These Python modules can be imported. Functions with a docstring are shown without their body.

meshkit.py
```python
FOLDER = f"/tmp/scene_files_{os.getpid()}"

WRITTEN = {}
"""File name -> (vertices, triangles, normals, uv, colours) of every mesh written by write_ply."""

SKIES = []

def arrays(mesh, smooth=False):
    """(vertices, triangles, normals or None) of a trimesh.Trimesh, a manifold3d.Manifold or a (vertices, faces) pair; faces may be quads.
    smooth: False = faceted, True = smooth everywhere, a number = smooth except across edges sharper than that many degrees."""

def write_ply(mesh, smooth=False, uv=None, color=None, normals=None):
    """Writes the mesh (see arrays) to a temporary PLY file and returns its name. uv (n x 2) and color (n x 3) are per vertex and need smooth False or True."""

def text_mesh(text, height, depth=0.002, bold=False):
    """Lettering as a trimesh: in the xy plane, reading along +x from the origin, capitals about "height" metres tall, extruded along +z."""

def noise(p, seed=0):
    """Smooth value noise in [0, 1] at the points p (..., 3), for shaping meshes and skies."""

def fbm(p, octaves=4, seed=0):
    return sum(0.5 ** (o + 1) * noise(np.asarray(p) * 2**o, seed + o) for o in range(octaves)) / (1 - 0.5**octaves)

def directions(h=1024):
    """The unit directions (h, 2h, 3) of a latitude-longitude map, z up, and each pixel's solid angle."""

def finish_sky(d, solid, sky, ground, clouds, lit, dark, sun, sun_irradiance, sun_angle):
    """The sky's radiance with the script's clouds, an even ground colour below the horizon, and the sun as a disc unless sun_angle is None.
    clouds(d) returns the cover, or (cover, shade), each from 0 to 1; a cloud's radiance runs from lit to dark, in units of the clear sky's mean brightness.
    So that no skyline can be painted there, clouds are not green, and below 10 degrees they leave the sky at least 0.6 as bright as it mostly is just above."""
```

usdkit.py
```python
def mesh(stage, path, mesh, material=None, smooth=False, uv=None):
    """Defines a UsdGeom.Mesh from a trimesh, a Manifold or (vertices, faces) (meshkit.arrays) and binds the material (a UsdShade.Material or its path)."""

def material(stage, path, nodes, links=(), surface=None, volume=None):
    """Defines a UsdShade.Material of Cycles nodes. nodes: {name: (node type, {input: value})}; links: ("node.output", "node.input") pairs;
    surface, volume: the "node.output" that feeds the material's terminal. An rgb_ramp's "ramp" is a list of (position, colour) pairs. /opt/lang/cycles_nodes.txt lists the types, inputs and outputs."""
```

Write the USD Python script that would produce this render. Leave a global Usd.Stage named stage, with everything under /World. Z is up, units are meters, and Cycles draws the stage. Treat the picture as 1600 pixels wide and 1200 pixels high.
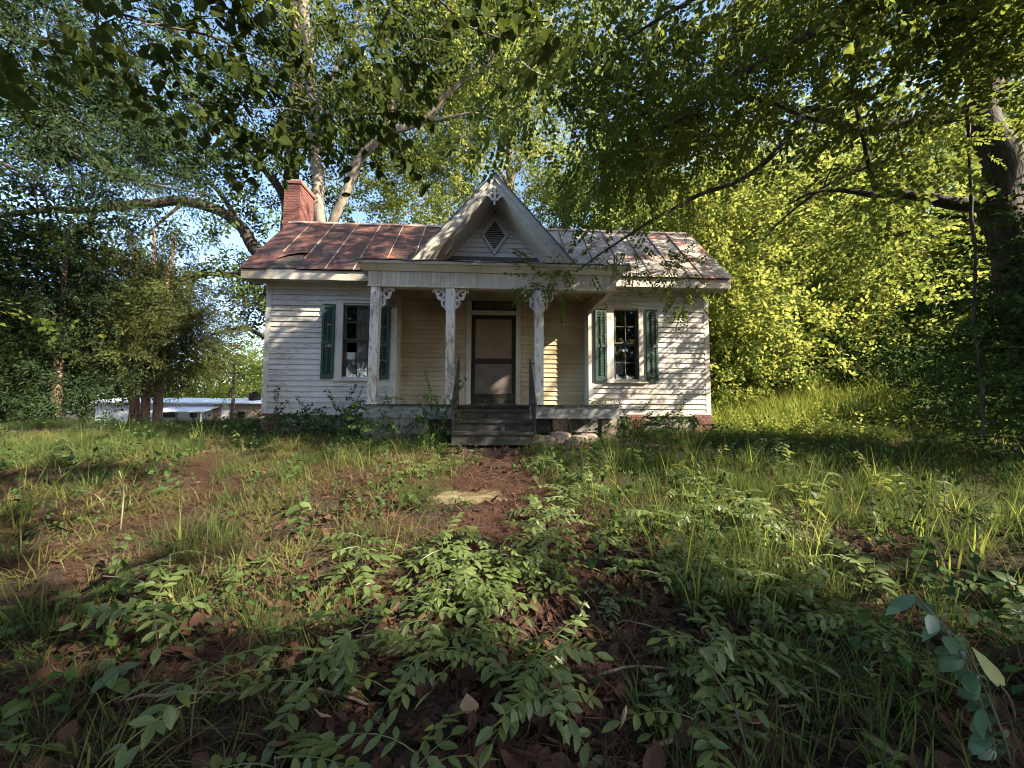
import math, numpy as np, trimesh, usdkit, meshkit
from pxr import Usd, UsdGeom, UsdLux, UsdShade, Gf, Sdf, Vt
from shapely.geometry import Polygon

stage = Usd.Stage.CreateInMemory()
UsdGeom.SetStageUpAxis(stage, 'Z')
UsdGeom.Xform.Define(stage, '/World')
UsdGeom.Scope.Define(stage, '/World/Looks')
rng = np.random.default_rng(7)

# ------------------------------------------------------------------ camera, sky, sun, exposure
YAW, PITCH, ROLL, FPX = math.radians(2.9), math.radians(3.44), math.radians(.27), 576.5
EXPOSURE = 2.32
SUN_EL, SUN_DIR = math.radians(33), np.array([.894, -.447])
SUN_INT, SKY_STR = 1.25, 0.088

CF = np.array([math.sin(YAW)*math.cos(PITCH), math.cos(YAW)*math.cos(PITCH), math.sin(PITCH)])
_R = np.array([math.cos(YAW), -math.sin(YAW), 0]); _U = np.cross(_R, CF)
CR = _R*math.cos(ROLL)+_U*math.sin(ROLL); CU = -_R*math.sin(ROLL)+_U*math.cos(ROLL)
def at(px, py, Y):
    'a point at depth Y in front of the house front plane origin, sighted from the camera'
    d = CF+CR*(px-800)/FPX+CU*(600-py)/FPX
    return d*Y/d[1]

cam = UsdGeom.Camera.Define(stage, '/World/camera')
cam.CreateHorizontalApertureAttr(36.0)
cam.CreateFocalLengthAttr(36.0*FPX/1600)
cam.CreateClippingRangeAttr((.05, 5000))
cam.CreateExposureAttr(EXPOSURE)
M = Gf.Matrix4d(*CR, 0, *CU, 0, *(-CF), 0, 0, 0, 0, 1)
cam.AddTransformOp().Set(M)

sun = np.array([SUN_DIR[0]*math.cos(SUN_EL), SUN_DIR[1]*math.cos(SUN_EL), math.sin(SUN_EL)])
usdkit.material(stage, '/World/Looks/sky_look',
    {'s': ('sky_texture', {'sky_type': 'single_scattering', 'sun_disc': False, 'sun_elevation': SUN_EL,
                           'sun_rotation': math.atan2(SUN_DIR[0], SUN_DIR[1]), 'altitude': 200.0, 'aerosol_density': 1.2}),
     'b': ('background_shader', {'strength': SKY_STR})}, [('s.color', 'b.color')], surface='b.background')
dome = UsdLux.DomeLight.Define(stage, '/World/sky')
UsdShade.MaterialBindingAPI.Apply(dome.GetPrim()).Bind(UsdShade.Material.Get(stage, '/World/Looks/sky_look'))
dl = UsdLux.DistantLight.Define(stage, '/World/sun')
dl.CreateNormalizeAttr(True); dl.CreateIntensityAttr(SUN_INT); dl.CreateAngleAttr(.53)
dl.CreateColorAttr(Gf.Vec3f(1, .86, .66))
zx = sun; xx = np.cross([0, 0, 1], zx); xx /= np.linalg.norm(xx); yx = np.cross(zx, xx)
dl.AddTransformOp().Set(Gf.Matrix4d(*xx, 0, *yx, 0, *zx, 0, 0, 0, 0, 1))

# ------------------------------------------------------------------ helpers
_used = {}
def numbered(path):
    n = _used.get(path, -1)+1
    _used[path] = n
    return path if n == 0 else f'{path}_{n:03d}'
def tag(p, label=None, cat=None, group=None, kind=None):
    p = p.GetPrim() if hasattr(p, 'GetPrim') else p
    for k, v in (('label', label), ('category', cat), ('group', group), ('kind', kind)):
        if v: p.SetCustomDataByKey(k, v)
    return p
class T:
    'a thing: an Xform at its base'
    def __init__(s, name, base, label=None, cat=None, group=None, kind=None):
        s.path = numbered('/World/'+name); s.base = np.asarray(base, float)
        x = UsdGeom.Xform.Define(stage, s.path); x.AddTranslateOp().Set(Gf.Vec3d(*map(float, s.base)))
        s.prim = tag(x, label, cat, group, kind)
class G:
    'collects triangles'
    def __init__(s): s.v, s.f, s.n = [], [], 0
    def add(s, v, f):
        v = np.asarray(v, float); f = np.asarray(f, int)
        if f.shape[1] == 4: f = np.vstack([f[:, [0, 1, 2]], f[:, [0, 2, 3]]])
        s.v.append(v); s.f.append(f+s.n); s.n += len(v); return s
    def box(s, x0, x1, y0, y1, z0, z1):
        v = np.array([[x, y, z] for x in (x0, x1) for y in (y0, y1) for z in (z0, z1)])
        return s.add(v, [[0, 1, 3, 2], [4, 6, 7, 5], [0, 4, 5, 1], [2, 3, 7, 6], [0, 2, 6, 4], [1, 5, 7, 3]])
    def hexa(s, v):
        'eight corners in the order of box()'
        return s.add(v, [[0, 1, 3, 2], [4, 6, 7, 5], [0, 4, 5, 1], [2, 3, 7, 6], [0, 2, 6, 4], [1, 5, 7, 3]])
    def tm(s, m): return s.add(m.vertices, m.faces)
    def tube(s, p, r, sides=6, rough=0, seed=0):
        p = np.asarray(p, float); r = np.broadcast_to(r, (len(p),)).astype(float)
        t = np.gradient(p, axis=0); t /= np.linalg.norm(t, axis=1, keepdims=True)+1e-9
        a = np.cross(t, [.13, .21, .97]) if abs(t[0, 2]) < .9 else np.cross(t, [0, 1.0, .1])
        a /= np.linalg.norm(a, axis=1, keepdims=True)+1e-9
        b = np.cross(t, a); ang = np.arange(sides)*2*np.pi/sides
        ring = np.cos(ang)[None, :, None]*a[:, None]+np.sin(ang)[None, :, None]*b[:, None]
        rr = np.repeat(r[:, None], sides, 1)
        v = p[:, None]+ring*rr[..., None]
        if rough:
            nz = meshkit.fbm(v*np.array([6, 6, 1.6]), 3, seed)
            nz2 = meshkit.noise(v*1.5, seed+3)
            v = p[:, None]+ring*(rr*(1+rough*(nz-.5)*2+rough*(nz2-.5)))[..., None]
        i, j = np.meshgrid(np.arange(len(p)-1), np.arange(sides), indexing='ij')
        q = np.stack([i*sides+j, i*sides+(j+1) % sides, (i+1)*sides+(j+1) % sides, (i+1)*sides+j], -1).reshape(-1, 4)
        s.add(v.reshape(-1, 3), q)
        n = len(p)
        s.add(np.vstack([v[-1], p[-1:]]), [[k, (k+1) % sides, sides] for k in range(sides)])
        return s
    def arr(s): return np.vstack(s.v), np.vstack(s.f)
def part(parent, name, g, mat, smooth=False, kind=None, label=None):
    'a mesh under a thing, or under a part of a thing (parent = (thing, path))'
    th, ppath = parent if isinstance(parent, tuple) else (parent, parent.path)
    path = numbered(f'{ppath}/{name}')
    v, f = g.arr() if isinstance(g, G) else g
    m = usdkit.mesh(stage, path, (v-th.base, f), mat, smooth)
    tag(m, label=label, kind=kind)
    return (th, path)
def single(name, g, mat, label, cat, base=None, group=None, kind=None, smooth=False):
    v, f = g.arr() if isinstance(g, G) else g
    path = numbered('/World/'+name)
    m = usdkit.mesh(stage, path, (v, f), mat, smooth)
    return tag(m, label, cat, group, kind)

def quat_from(R):
    'rotation matrices n x 3 x 3 (columns = axes) to quaternions w,x,y,z'
    from scipy.spatial.transform import Rotation
    q = Rotation.from_matrix(R).as_quat(); return q[:, [3, 0, 1, 2]]
def instancer(path, protos, pos, quat, scale, idx, kind='stuff', label=None, cat=None):
    'lays the pieces out at their places, one mesh for each material'
    from scipy.spatial.transform import Rotation
    R = Rotation.from_quat(np.asarray(quat)[:, [1, 2, 3, 0]]).as_matrix()
    pa = [(g.arr() if isinstance(g, G) else g) for g, _, _ in protos]; by = {}
    idx = np.asarray(idx); scale = np.asarray(scale)
    for k, (v, f) in enumerate(pa):
        at_ = np.nonzero(idx == k)[0]
        if not len(at_): continue
        V = np.einsum('nij,vj->nvi', R[at_]*scale[at_][:, None, None], v)+np.asarray(pos)[at_][:, None]
        by.setdefault(protos[k][1].GetPath(), []).append((V.reshape(-1, 3), (f[None]+len(v)*np.arange(len(at_))[:, None, None]).reshape(-1, 3)))
    for mp, L_ in by.items():
        n = np.cumsum([0]+[len(v) for v, _ in L_])
        m = usdkit.mesh(stage, numbered(path), (np.vstack([v for v, _ in L_]), np.vstack([f+o for (_, f), o in zip(L_, n)])), UsdShade.Material.Get(stage, mp))
        tag(m, label, cat, kind=kind)
def frames(dirs, roll, up=(0, 0, 1)):
    'x axis along dirs, z axis as near to up as it goes, rolled about x'
    x = dirs/np.linalg.norm(dirs, axis=1, keepdims=True)
    y = np.cross(np.broadcast_to(up, x.shape), x); y /= np.linalg.norm(y, axis=1, keepdims=True)+1e-9
    z = np.cross(x, y); c, s_ = np.cos(roll)[:, None], np.sin(roll)[:, None]
    return np.stack([x, y*c+z*s_, z*c-y*s_], -1)

# ------------------------------------------------------------------ materials
L = '/World/Looks/'
def mat(name, nodes, links, surface='p.BSDF'): return usdkit.material(stage, L+name, nodes, links, surface=surface)
def leaf(name, ramp, trans, tw=.4, rough=.5, spec=.3):
    'ramp: colours by leaf; trans: colour of light through the leaf, tw how much of it; spec: sheen'
    n = {'g': ('geometry', {}), 'o': ('object_info', {}), 'b': ('mix_float', {'fac': .35}), 'r': ('rgb_ramp', {'ramp': ramp}), 'd': ('diffuse_bsdf', {})}
    l = [('g.random_per_island', 'b.a'), ('o.random', 'b.b'), ('b.result', 'r.fac'), ('r.color', 'd.color')]; out = 'd.BSDF'
    if tw:
        n |= {'t': ('translucent_bsdf', {'color': tuple(np.array(trans)*.75+np.array(ramp[len(ramp)//2][1])*.25)}), 'x': ('mix_closure', {'fac': tw})}
        l += [('d.BSDF', 'x.closure1'), ('t.BSDF', 'x.closure2')]; out = 'x.closure'
    if spec:
        n |= {'gl': ('glossy_bsdf', {'roughness': rough, 'color': (1, 1, 1)}), 'y': ('mix_closure', {'fac': .02+.08*spec})}
        l += [(out, 'y.closure1'), ('gl.BSDF', 'y.closure2')]; out = 'y.closure'
    return mat(name, n, l, surface=out)
def plain(name, c1, c2, scale=8., stretch=(1, 1, 1), rough=.7, bump=.3, bdist=.01, detail=5., spec=.3, lo=.35, hi=.65):
    return mat(name, {'g': ('geometry', {}), 'mp': ('mapping', {'scale': stretch}), 'n': ('noise_texture', {'scale': scale, 'detail': detail, 'roughness': .6}),
        'r': ('rgb_ramp', {'ramp': [(lo, c1), (hi, c2)]}), 'bm': ('bump', {'strength': bump, 'distance': bdist}),
        'p': ('principled_bsdf', {'roughness': rough, 'specular_ior_level': spec})},
        [('g.position', 'mp.vector'), ('mp.vector', 'n.vector'), ('n.fac', 'r.fac'), ('r.color', 'p.base_color'), ('n.fac', 'bm.height'), ('bm.normal', 'p.normal')])
def paint(name, col, wood, flake=.56, soft=.05, stretch=(1, 1, 6), scale=7., stain=(.62, .5, .36), stain_amt=.5, rough=.6):
    'old paint flaking off grey wood, with a wide stain in it'
    return mat(name, {'g': ('geometry', {}), 'o': ('object_info', {}),
        'mp': ('mapping', {'scale': stretch}), 'n': ('noise_texture', {'scale': scale, 'detail': 7., 'roughness': .65}),
        'n2': ('noise_texture', {'scale': .9, 'detail': 4.}), 'n3': ('noise_texture', {'scale': 26., 'detail': 4.}),
        'add': ('math', {'math_type': 'multiply_add', 'value2': .35, 'value3': -.17}), 'sum': ('math', {'math_type': 'add'}),
        'fr': ('map_range', {'from_min': flake-soft, 'from_max': flake+soft, 'clamp': True}),
        'sr': ('map_range', {'from_min': .42, 'from_max': .68, 'to_max': stain_amt, 'clamp': True}),
        'c1': ('mix', {'color1': col, 'color2': tuple(np.array(col)*np.array(stain))}),
        'or': ('map_range', {'to_min': .86, 'to_max': 1.06}), 'ov': ('mix', {'mix_type': 'multiply', 'fac': 1.}),
        'wr': ('rgb_ramp', {'ramp': [(.3, tuple(np.array(wood)*.6)), (.7, wood)]}),
        'c2': ('mix', {}), 'bm': ('bump', {'strength': .5, 'distance': .006, 'invert': True}),
        'p': ('principled_bsdf', {'roughness': rough, 'specular_ior_level': .35})},
        [('g.position', 'mp.vector'), ('mp.vector', 'n.vector'), ('g.position', 'n2.vector'), ('mp.vector', 'n3.vector'),
         ('n2.fac', 'add.value1'), ('n.fac', 'sum.value1'), ('add.value', 'sum.value2'), ('sum.value', 'fr.value'), ('n2.fac', 'sr.value'), ('sr.result', 'c1.fac'),
         ('o.random', 'or.value'), ('c1.color', 'ov.color1'), ('or.result', 'ov.color2'), ('n3.fac', 'wr.fac'),
         ('ov.color', 'c2.color1'), ('wr.color', 'c2.color2'), ('fr.result', 'c2.fac'), ('c2.color', 'p.base_color'),
         ('fr.result', 'bm.height'), ('bm.normal', 'p.normal')])
def rust(name, base, r1, r2, lo, hi, rough=.5):
    return mat(name, {'g': ('geometry', {}), 'o': ('object_info', {}), 'n': ('noise_texture', {'scale': 2.2, 'detail': 8., 'roughness': .65}),
        'mp': ('mapping', {'scale': (9, 2, 2)}), 'n2': ('noise_texture', {'scale': 3., 'detail': 6.}),
        'mx': ('math', {'math_type': 'multiply_add', 'value2': .4, 'value3': -.2}), 's0': ('math', {'math_type': 'multiply_add', 'value2': .16, 'value3': -.08}),
        's1': ('math', {'math_type': 'add'}), 's2': ('math', {'math_type': 'add'}),
        'r': ('rgb_ramp', {'ramp': [(lo, base), ((lo+hi)/2, r1), (hi, r2)]}), 'bm': ('bump', {'strength': .25, 'distance': .01}),
        'p': ('principled_bsdf', {'roughness': rough, 'specular_ior_level': .4})},
        [('g.position', 'n.vector'), ('g.position', 'mp.vector'), ('mp.vector', 'n2.vector'), ('n2.fac', 'mx.value1'), ('o.random', 's0.value1'),
         ('n.fac', 's1.value1'), ('mx.value', 's1.value2'), ('s1.value', 's2.value1'), ('s0.value', 's2.value2'), ('s2.value', 'r.fac'), ('r.color', 'p.base_color'),
         ('n2.fac', 'bm.height'), ('bm.normal', 'p.normal')])

WOOD = (.27, .24, .21)
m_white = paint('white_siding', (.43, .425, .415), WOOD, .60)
m_gable_lit = paint('gable_siding_lit', (.56, .55, .54), WOOD, .64)  # brighter than the walls; light lost under the canopy is put into colour
m_soffit_lit = paint('gable_soffit_lit', (.56, .52, .46), WOOD, .66, stretch=(1, 1, 4), stain_amt=.6)  # soffit brightened likewise, the missing light put into its paint
m_cream = paint('cream_siding', (.40, .34, .24), WOOD, .66, stain=(.62, .5, .34), stain_amt=.8)
m_trim = paint('white_trim', (.49, .475, .445), WOOD, .62, stretch=(2, 2, 1))
m_trimh = paint('white_trim_flat', (.47, .445, .39), WOOD, .64, stretch=(1, 1, 4), stain_amt=.7)
m_post = paint('post_paint', (.54, .54, .53), (.30, .27, .25), .57, stretch=(3, 3, 1))
m_green = paint('green_shutter_paint', (.018, .05, .04), (.16, .17, .16), .63, stretch=(5, 5, 1), scale=6., stain_amt=.3)
m_dark = plain('dark_frame', (.011, .009, .008), (.022, .017, .014), 9.)
m_sash = plain('dark_sash', (.03, .028, .027), (.07, .06, .055), 9.)
m_door = plain('door_brown', (.15, .11, .075), (.19, .14, .095), 2., (1, 1, 4), .6, .1)
m_panel = plain('door_panel_tan', (.085, .068, .06), (.12, .098, .086), 3., (1, 1, 1), .6, .1)
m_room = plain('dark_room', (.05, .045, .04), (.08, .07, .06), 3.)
m_curtain = plain('curtain_cloth', (.62, .61, .62), (.78, .76, .75), 9., (6, 1, .6), .9, .1)
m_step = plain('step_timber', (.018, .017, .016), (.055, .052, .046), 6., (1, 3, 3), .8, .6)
m_rim = plain('rim_timber', (.10, .11, .115), (.22, .225, .225), 5., (1, 3, 4), .8, .5)
m_iron = plain('iron_rail', (.012, .011, .012), (.03, .026, .025), 20., rough=.5)
m_concrete = plain('foundation_grey', (.10, .10, .09), (.22, .21, .19), 5.)
m_slab = plain('slab_moss', (.07, .06, .025), (.20, .165, .10), 7., bump=.6)
m_stone = plain('stone_rubble', (.09, .07, .06), (.24, .19, .16), 5., bump=.6)
m_brick = paint('chimney_brick', (.15, .06, .05), (.20, .15, .13), .62, stretch=(2, 2, 3), scale=5., stain=(.45, .42, .45), stain_amt=.75, rough=.85)
m_mortar = plain('mortar', (.15, .11, .095), (.26, .21, .18), 14.)
m_roofL = rust('roof_rust_dark', (.052, .032, .029), (.09, .042, .033), (.22, .085, .045), .42, .76)
m_roofR = rust('roof_rust_pale', (.34, .32, .28), (.27, .225, .185), (.25, .09, .05), .40, .68)
m_seamL = rust('seam_pale', (.32, .27, .24), (.25, .16, .12), (.2, .09, .06), .40, .72)
m_seamR = rust('seam_dark', (.10, .08, .07), (.13, .08, .06), (.2, .09, .06), .40, .72)
m_sheath = plain('sheathing_wood', (.05, .04, .035), (.10, .08, .065), 5., (1, 6, 6))
m_flash = plain('flashing_dark', (.05, .055, .06), (.11, .115, .12), 4., (1, 4, 4), .6)
m_soil = mat('soil', {'g': ('geometry', {}), 'n': ('noise_texture', {'scale': 3., 'detail': 9., 'roughness': .65}), 'n2': ('noise_texture', {'scale': 55., 'detail': 6., 'roughness': .7}), 'v': ('voronoi_texture', {'scale': 60.}),
    'r': ('rgb_ramp', {'ramp': [(.35, (.022, .016, .012)), (.65, (.062, .044, .033))]}), 'r2': ('rgb_ramp', {'ramp': [(.35, (.45, .42, .4)), (.55, (1, 1, 1)), (.72, (1.9, 1.6, 1.35))]}),
    'm': ('mix', {'mix_type': 'multiply', 'fac': 1.}), 'h': ('math', {'math_type': 'multiply_add', 'value2': .6}), 'bm': ('bump', {'strength': .9, 'distance': .02}), 'p': ('principled_bsdf', {'roughness': .9, 'specular_ior_level': .2})},
    [('g.position', 'n.vector'), ('g.position', 'n2.vector'), ('g.position', 'v.vector'), ('n.fac', 'r.fac'), ('n2.fac', 'r2.fac'), ('r.color', 'm.color1'), ('r2.color', 'm.color2'), ('m.color', 'p.base_color'),
     ('v.distance', 'h.value1'), ('n2.fac', 'h.value3'), ('h.value', 'bm.height'), ('bm.normal', 'p.normal')])
m_barkd = plain('bark_dark', (.02, .016, .013), (.062, .05, .04), 5., (4, 4, 1), .9, .9, .04)
m_barkp = plain('bark_pale', (.085, .07, .055), (.21, .18, .14), 2.5, (2, 2, 1), .9, .6, .03)
m_barkr = plain('bark_red', (.14, .085, .06), (.30, .20, .15), 5., (5, 5, .7), .9, .7, .03)
m_twig = plain('twig_bark', (.05, .038, .03), (.11, .085, .065), 12.)
m_stick = plain('stick_dead', (.12, .09, .065), (.24, .18, .13), 14., (1, 1, 1))
m_tin = plain('trailer_white', (.62, .63, .65), (.75, .75, .76), 1.)
m_tinw = plain('trailer_skirt', (.24, .17, .12), (.42, .33, .26), 2., (14, 1, .4))
m_tan = plain('pale_board', (.42, .42, .42), (.56, .56, .54), 4., (1, 6, 1))
m_glass = mat('window_glass', {'f': ('fresnel', {'IOR': 1.5}), 'n': ('noise_texture', {'scale': 3.}), 'g': ('geometry', {}), 'bm': ('bump', {'strength': .08, 'distance': .02}),
    't': ('transparent_bsdf', {'color': (.86, .88, .88)}), 'gl': ('glossy_bsdf', {'roughness': .03, 'color': (1, 1, 1)}), 'k': ('math', {'math_type': 'multiply_add', 'value2': 3., 'value3': .05}), 'x': ('mix_closure', {})},
    [('g.position', 'n.vector'), ('n.fac', 'bm.height'), ('bm.normal', 'gl.normal'), ('f.fac', 'k.value1'), ('k.value', 'x.fac'), ('t.BSDF', 'x.closure1'), ('gl.BSDF', 'x.closure2')], surface='x.closure')

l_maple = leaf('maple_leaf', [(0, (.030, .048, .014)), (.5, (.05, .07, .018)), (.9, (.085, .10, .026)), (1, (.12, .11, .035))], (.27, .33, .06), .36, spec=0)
l_yel = leaf('sun_toned_leaf', [(0, (.045, .075, .02)), (.4, (.075, .105, .025)), (.8, (.13, .135, .032)), (1, (.19, .14, .055))], (.42, .46, .10), .42, spec=0)  # yellower, brighter leaf for sunlit crowns; sunshine is put into its colour
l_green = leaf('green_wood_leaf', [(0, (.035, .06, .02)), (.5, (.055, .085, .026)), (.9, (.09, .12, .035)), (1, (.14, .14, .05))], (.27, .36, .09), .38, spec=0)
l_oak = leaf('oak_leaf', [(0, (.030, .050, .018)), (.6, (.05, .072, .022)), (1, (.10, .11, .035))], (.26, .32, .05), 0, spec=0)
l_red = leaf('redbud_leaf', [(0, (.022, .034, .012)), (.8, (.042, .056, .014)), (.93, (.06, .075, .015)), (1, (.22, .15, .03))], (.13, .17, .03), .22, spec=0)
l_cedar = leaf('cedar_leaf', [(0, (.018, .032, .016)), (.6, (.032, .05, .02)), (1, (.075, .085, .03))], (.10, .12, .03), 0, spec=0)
l_cedl = leaf('cedar_leaf_sun_toned', [(0, (.045, .055, .02)), (.6, (.085, .09, .028)), (1, (.16, .13, .055))], (.16, .16, .03), 0, spec=0)  # brighter copy of the cedar leaf, with sunlight put into the colour
l_wist = leaf('seedling_leaf', [(0, (.065, .10, .03)), (.6, (.115, .155, .048)), (1, (.18, .21, .075))], (.42, .46, .11), .36, .45, .2)
l_cover = leaf('cover_leaf', [(0, (.03, .055, .018)), (.6, (.06, .092, .028)), (1, (.11, .14, .045))], (.20, .28, .05), 0, spec=0)
l_blue = leaf('pale_leaf', [(0, (.045, .088, .04)), (1, (.08, .125, .06))], (.15, .22, .08), 0, .35, .5)
l_lime = leaf('lime_leaf', [(0, (.16, .20, .02)), (1, (.2, .23, .03))], (.4, .45, .04), .5)
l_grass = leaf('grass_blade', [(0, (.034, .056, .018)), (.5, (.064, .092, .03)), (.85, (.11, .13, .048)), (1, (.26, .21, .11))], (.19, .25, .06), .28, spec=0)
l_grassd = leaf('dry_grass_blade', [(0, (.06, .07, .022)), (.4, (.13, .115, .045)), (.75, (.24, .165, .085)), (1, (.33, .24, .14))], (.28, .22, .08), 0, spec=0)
l_meadow = leaf('meadow_blade', [(0, (.08, .11, .025)), (.6, (.13, .165, .04)), (1, (.2, .21, .07))], (.40, .45, .09), .40, spec=0)  # grass colour brightened to carry the meadow sun
l_litter = leaf('litter_leaf', [(0, (.045, .027, .02)), (.5, (.10, .058, .042)), (.85, (.19, .115, .08)), (1, (.33, .25, .19))], (.2, .08, .03), 0, spec=0)
l_fallen = leaf('fallen_leaf', [(0, (.30, .21, .14)), (1, (.38, .28, .2))], (.2, .12, .05), 0, .6, .3)
l_fallenr = leaf('fallen_leaf_red', [(0, (.18, .08, .05)), (1, (.24, .12, .08))], (.2, .08, .05), 0, .6, .3)

# ------------------------------------------------------------------ ground
def sm(t): t = np.clip(t, 0, 1); return t*t*(3-2*t)
def zg(x, y):
    x, y = np.asarray(x, float), np.asarray(y, float)
    z = -1.36+.74*sm((y+.5)/8.5)+.12*sm((y-8)/8)
    z = z-2.2*sm((y-10.5)/16)*sm((-x-5)/7)
    z = z+1.0*sm((x-5.5)/9)*sm((y-4)/9)
    z = z+.05*(meshkit.fbm(np.stack([x*.9, y*.9, 0*x], -1), 3, 5)-.5)+.5*(meshkit.noise(np.stack([x*.05, y*.05, 0*x+3], -1), 2)-.5)*sm((np.hypot(x, y-5)-14)/20)
    return z
def axis(lim, fine, step):
    a = list(np.arange(-fine, fine+.01, step)); s_ = step; b = fine
    while b < lim: s_ *= 1.35; b += s_; a += [b, -b]
    return np.array(sorted(a))
gx, gy = axis(900, 14, .2), axis(900, 12, .2)+5
GX, GY = np.meshgrid(gx, gy, indexing='ij'); GZ = zg(GX, GY)
nx, ny = GX.shape; I, J = np.meshgrid(np.arange(nx-1), np.arange(ny-1), indexing='ij')
q = np.stack([I*ny+J, (I+1)*ny+J, (I+1)*ny+J+1, I*ny+J+1], -1).reshape(-1, 4)
g = G().add(np.stack([GX, GY, GZ], -1).reshape(-1, 3), q)
single('ground', g, m_soil, 'brown soil of the overgrown yard under grass and leaves', 'ground', kind='structure', smooth=True)

# ------------------------------------------------------------------ the house
YW, YR, HW, RX = 8.7, 9.05, 5.26, 2.29
ZB, ZT = -.18, 2.72
house = T('house', (0, 8.7, -.6), 'old white clapboard cottage with rusty metal roof, front gable and porch', 'house')
def P(parent, name, g, m, **k): return part(parent, name, g, m, **k)
def lap(x0, x1, y, z0, z1, out=.028, dz0=0, dz1=0):
    'one clapboard, thick below; a little out of level'
    return G().hexa([[x0, y-out, z0+dz0], [x0, y-.004, z1+dz0], [x0, y+.004, z0+dz0], [x0, y+.004, z1+dz0],
                     [x1, y-out, z0+dz1], [x1, y-.004, z1+dz1], [x1, y+.004, z0+dz1], [x1, y+.004, z1+dz1]])
def cut(spans, a, b):
    out = []
    for s0, s1 in spans:
        if b <= s0 or a >= s1: out.append((s0, s1)); continue
        if a > s0: out.append((s0, a))
        if b < s1: out.append((b, s1))
    return out
def clad(parent, x0, x1, y, z0, z1, m, holes=(), step=.1235):
    n = int(round((z1-z0)/step)); h = (z1-z0)/n
    for k in range(n):
        a, b = z0+k*h, z0+(k+1)*h+.012
        spans = [(x0, x1)]
        for hx0, hx1, hz0, hz1 in holes:
            if a < hz1-.02 and b-.012 > hz0+.02: spans = cut(spans, hx0, hx1)
        for s0, s1 in spans:
            if s1-s0 < .03: continue
            cuts = [s0, s1]
            if s1-s0 > 1.6 and rng.random() < .4: cuts.insert(1, s0+(s1-s0)*rng.uniform(.3, .7))
            for c0, c1 in zip(cuts[:-1], cuts[1:]):
                d = rng.normal(0, .0022, 2)
                P(parent, 'siding_board', lap(c0+.001, c1-.001, y-rng.uniform(0, .003), a, b, .028+rng.uniform(-.005, .005), *d), m)
def backing(x0, x1, y0, y1, z0, z1, holes=()):
    g = G(); xs = sorted({x0, x1, *[h for a in holes for h in a[:2]]})
    for a, b in zip(xs[:-1], xs[1:]):
        sp = [(z0, z1)]
        for hx0, hx1, hz0, hz1 in holes:
            if a >= hx0-1e-6 and b <= hx1+1e-6: sp = cut(sp, hz0, hz1)
        for s0, s1 in sp: g.box(a, b, y0, y1, s0, s1)
    return g
WXC, WHW, WZ0, WZ1 = 3.2, .31, .674, 2.34
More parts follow.
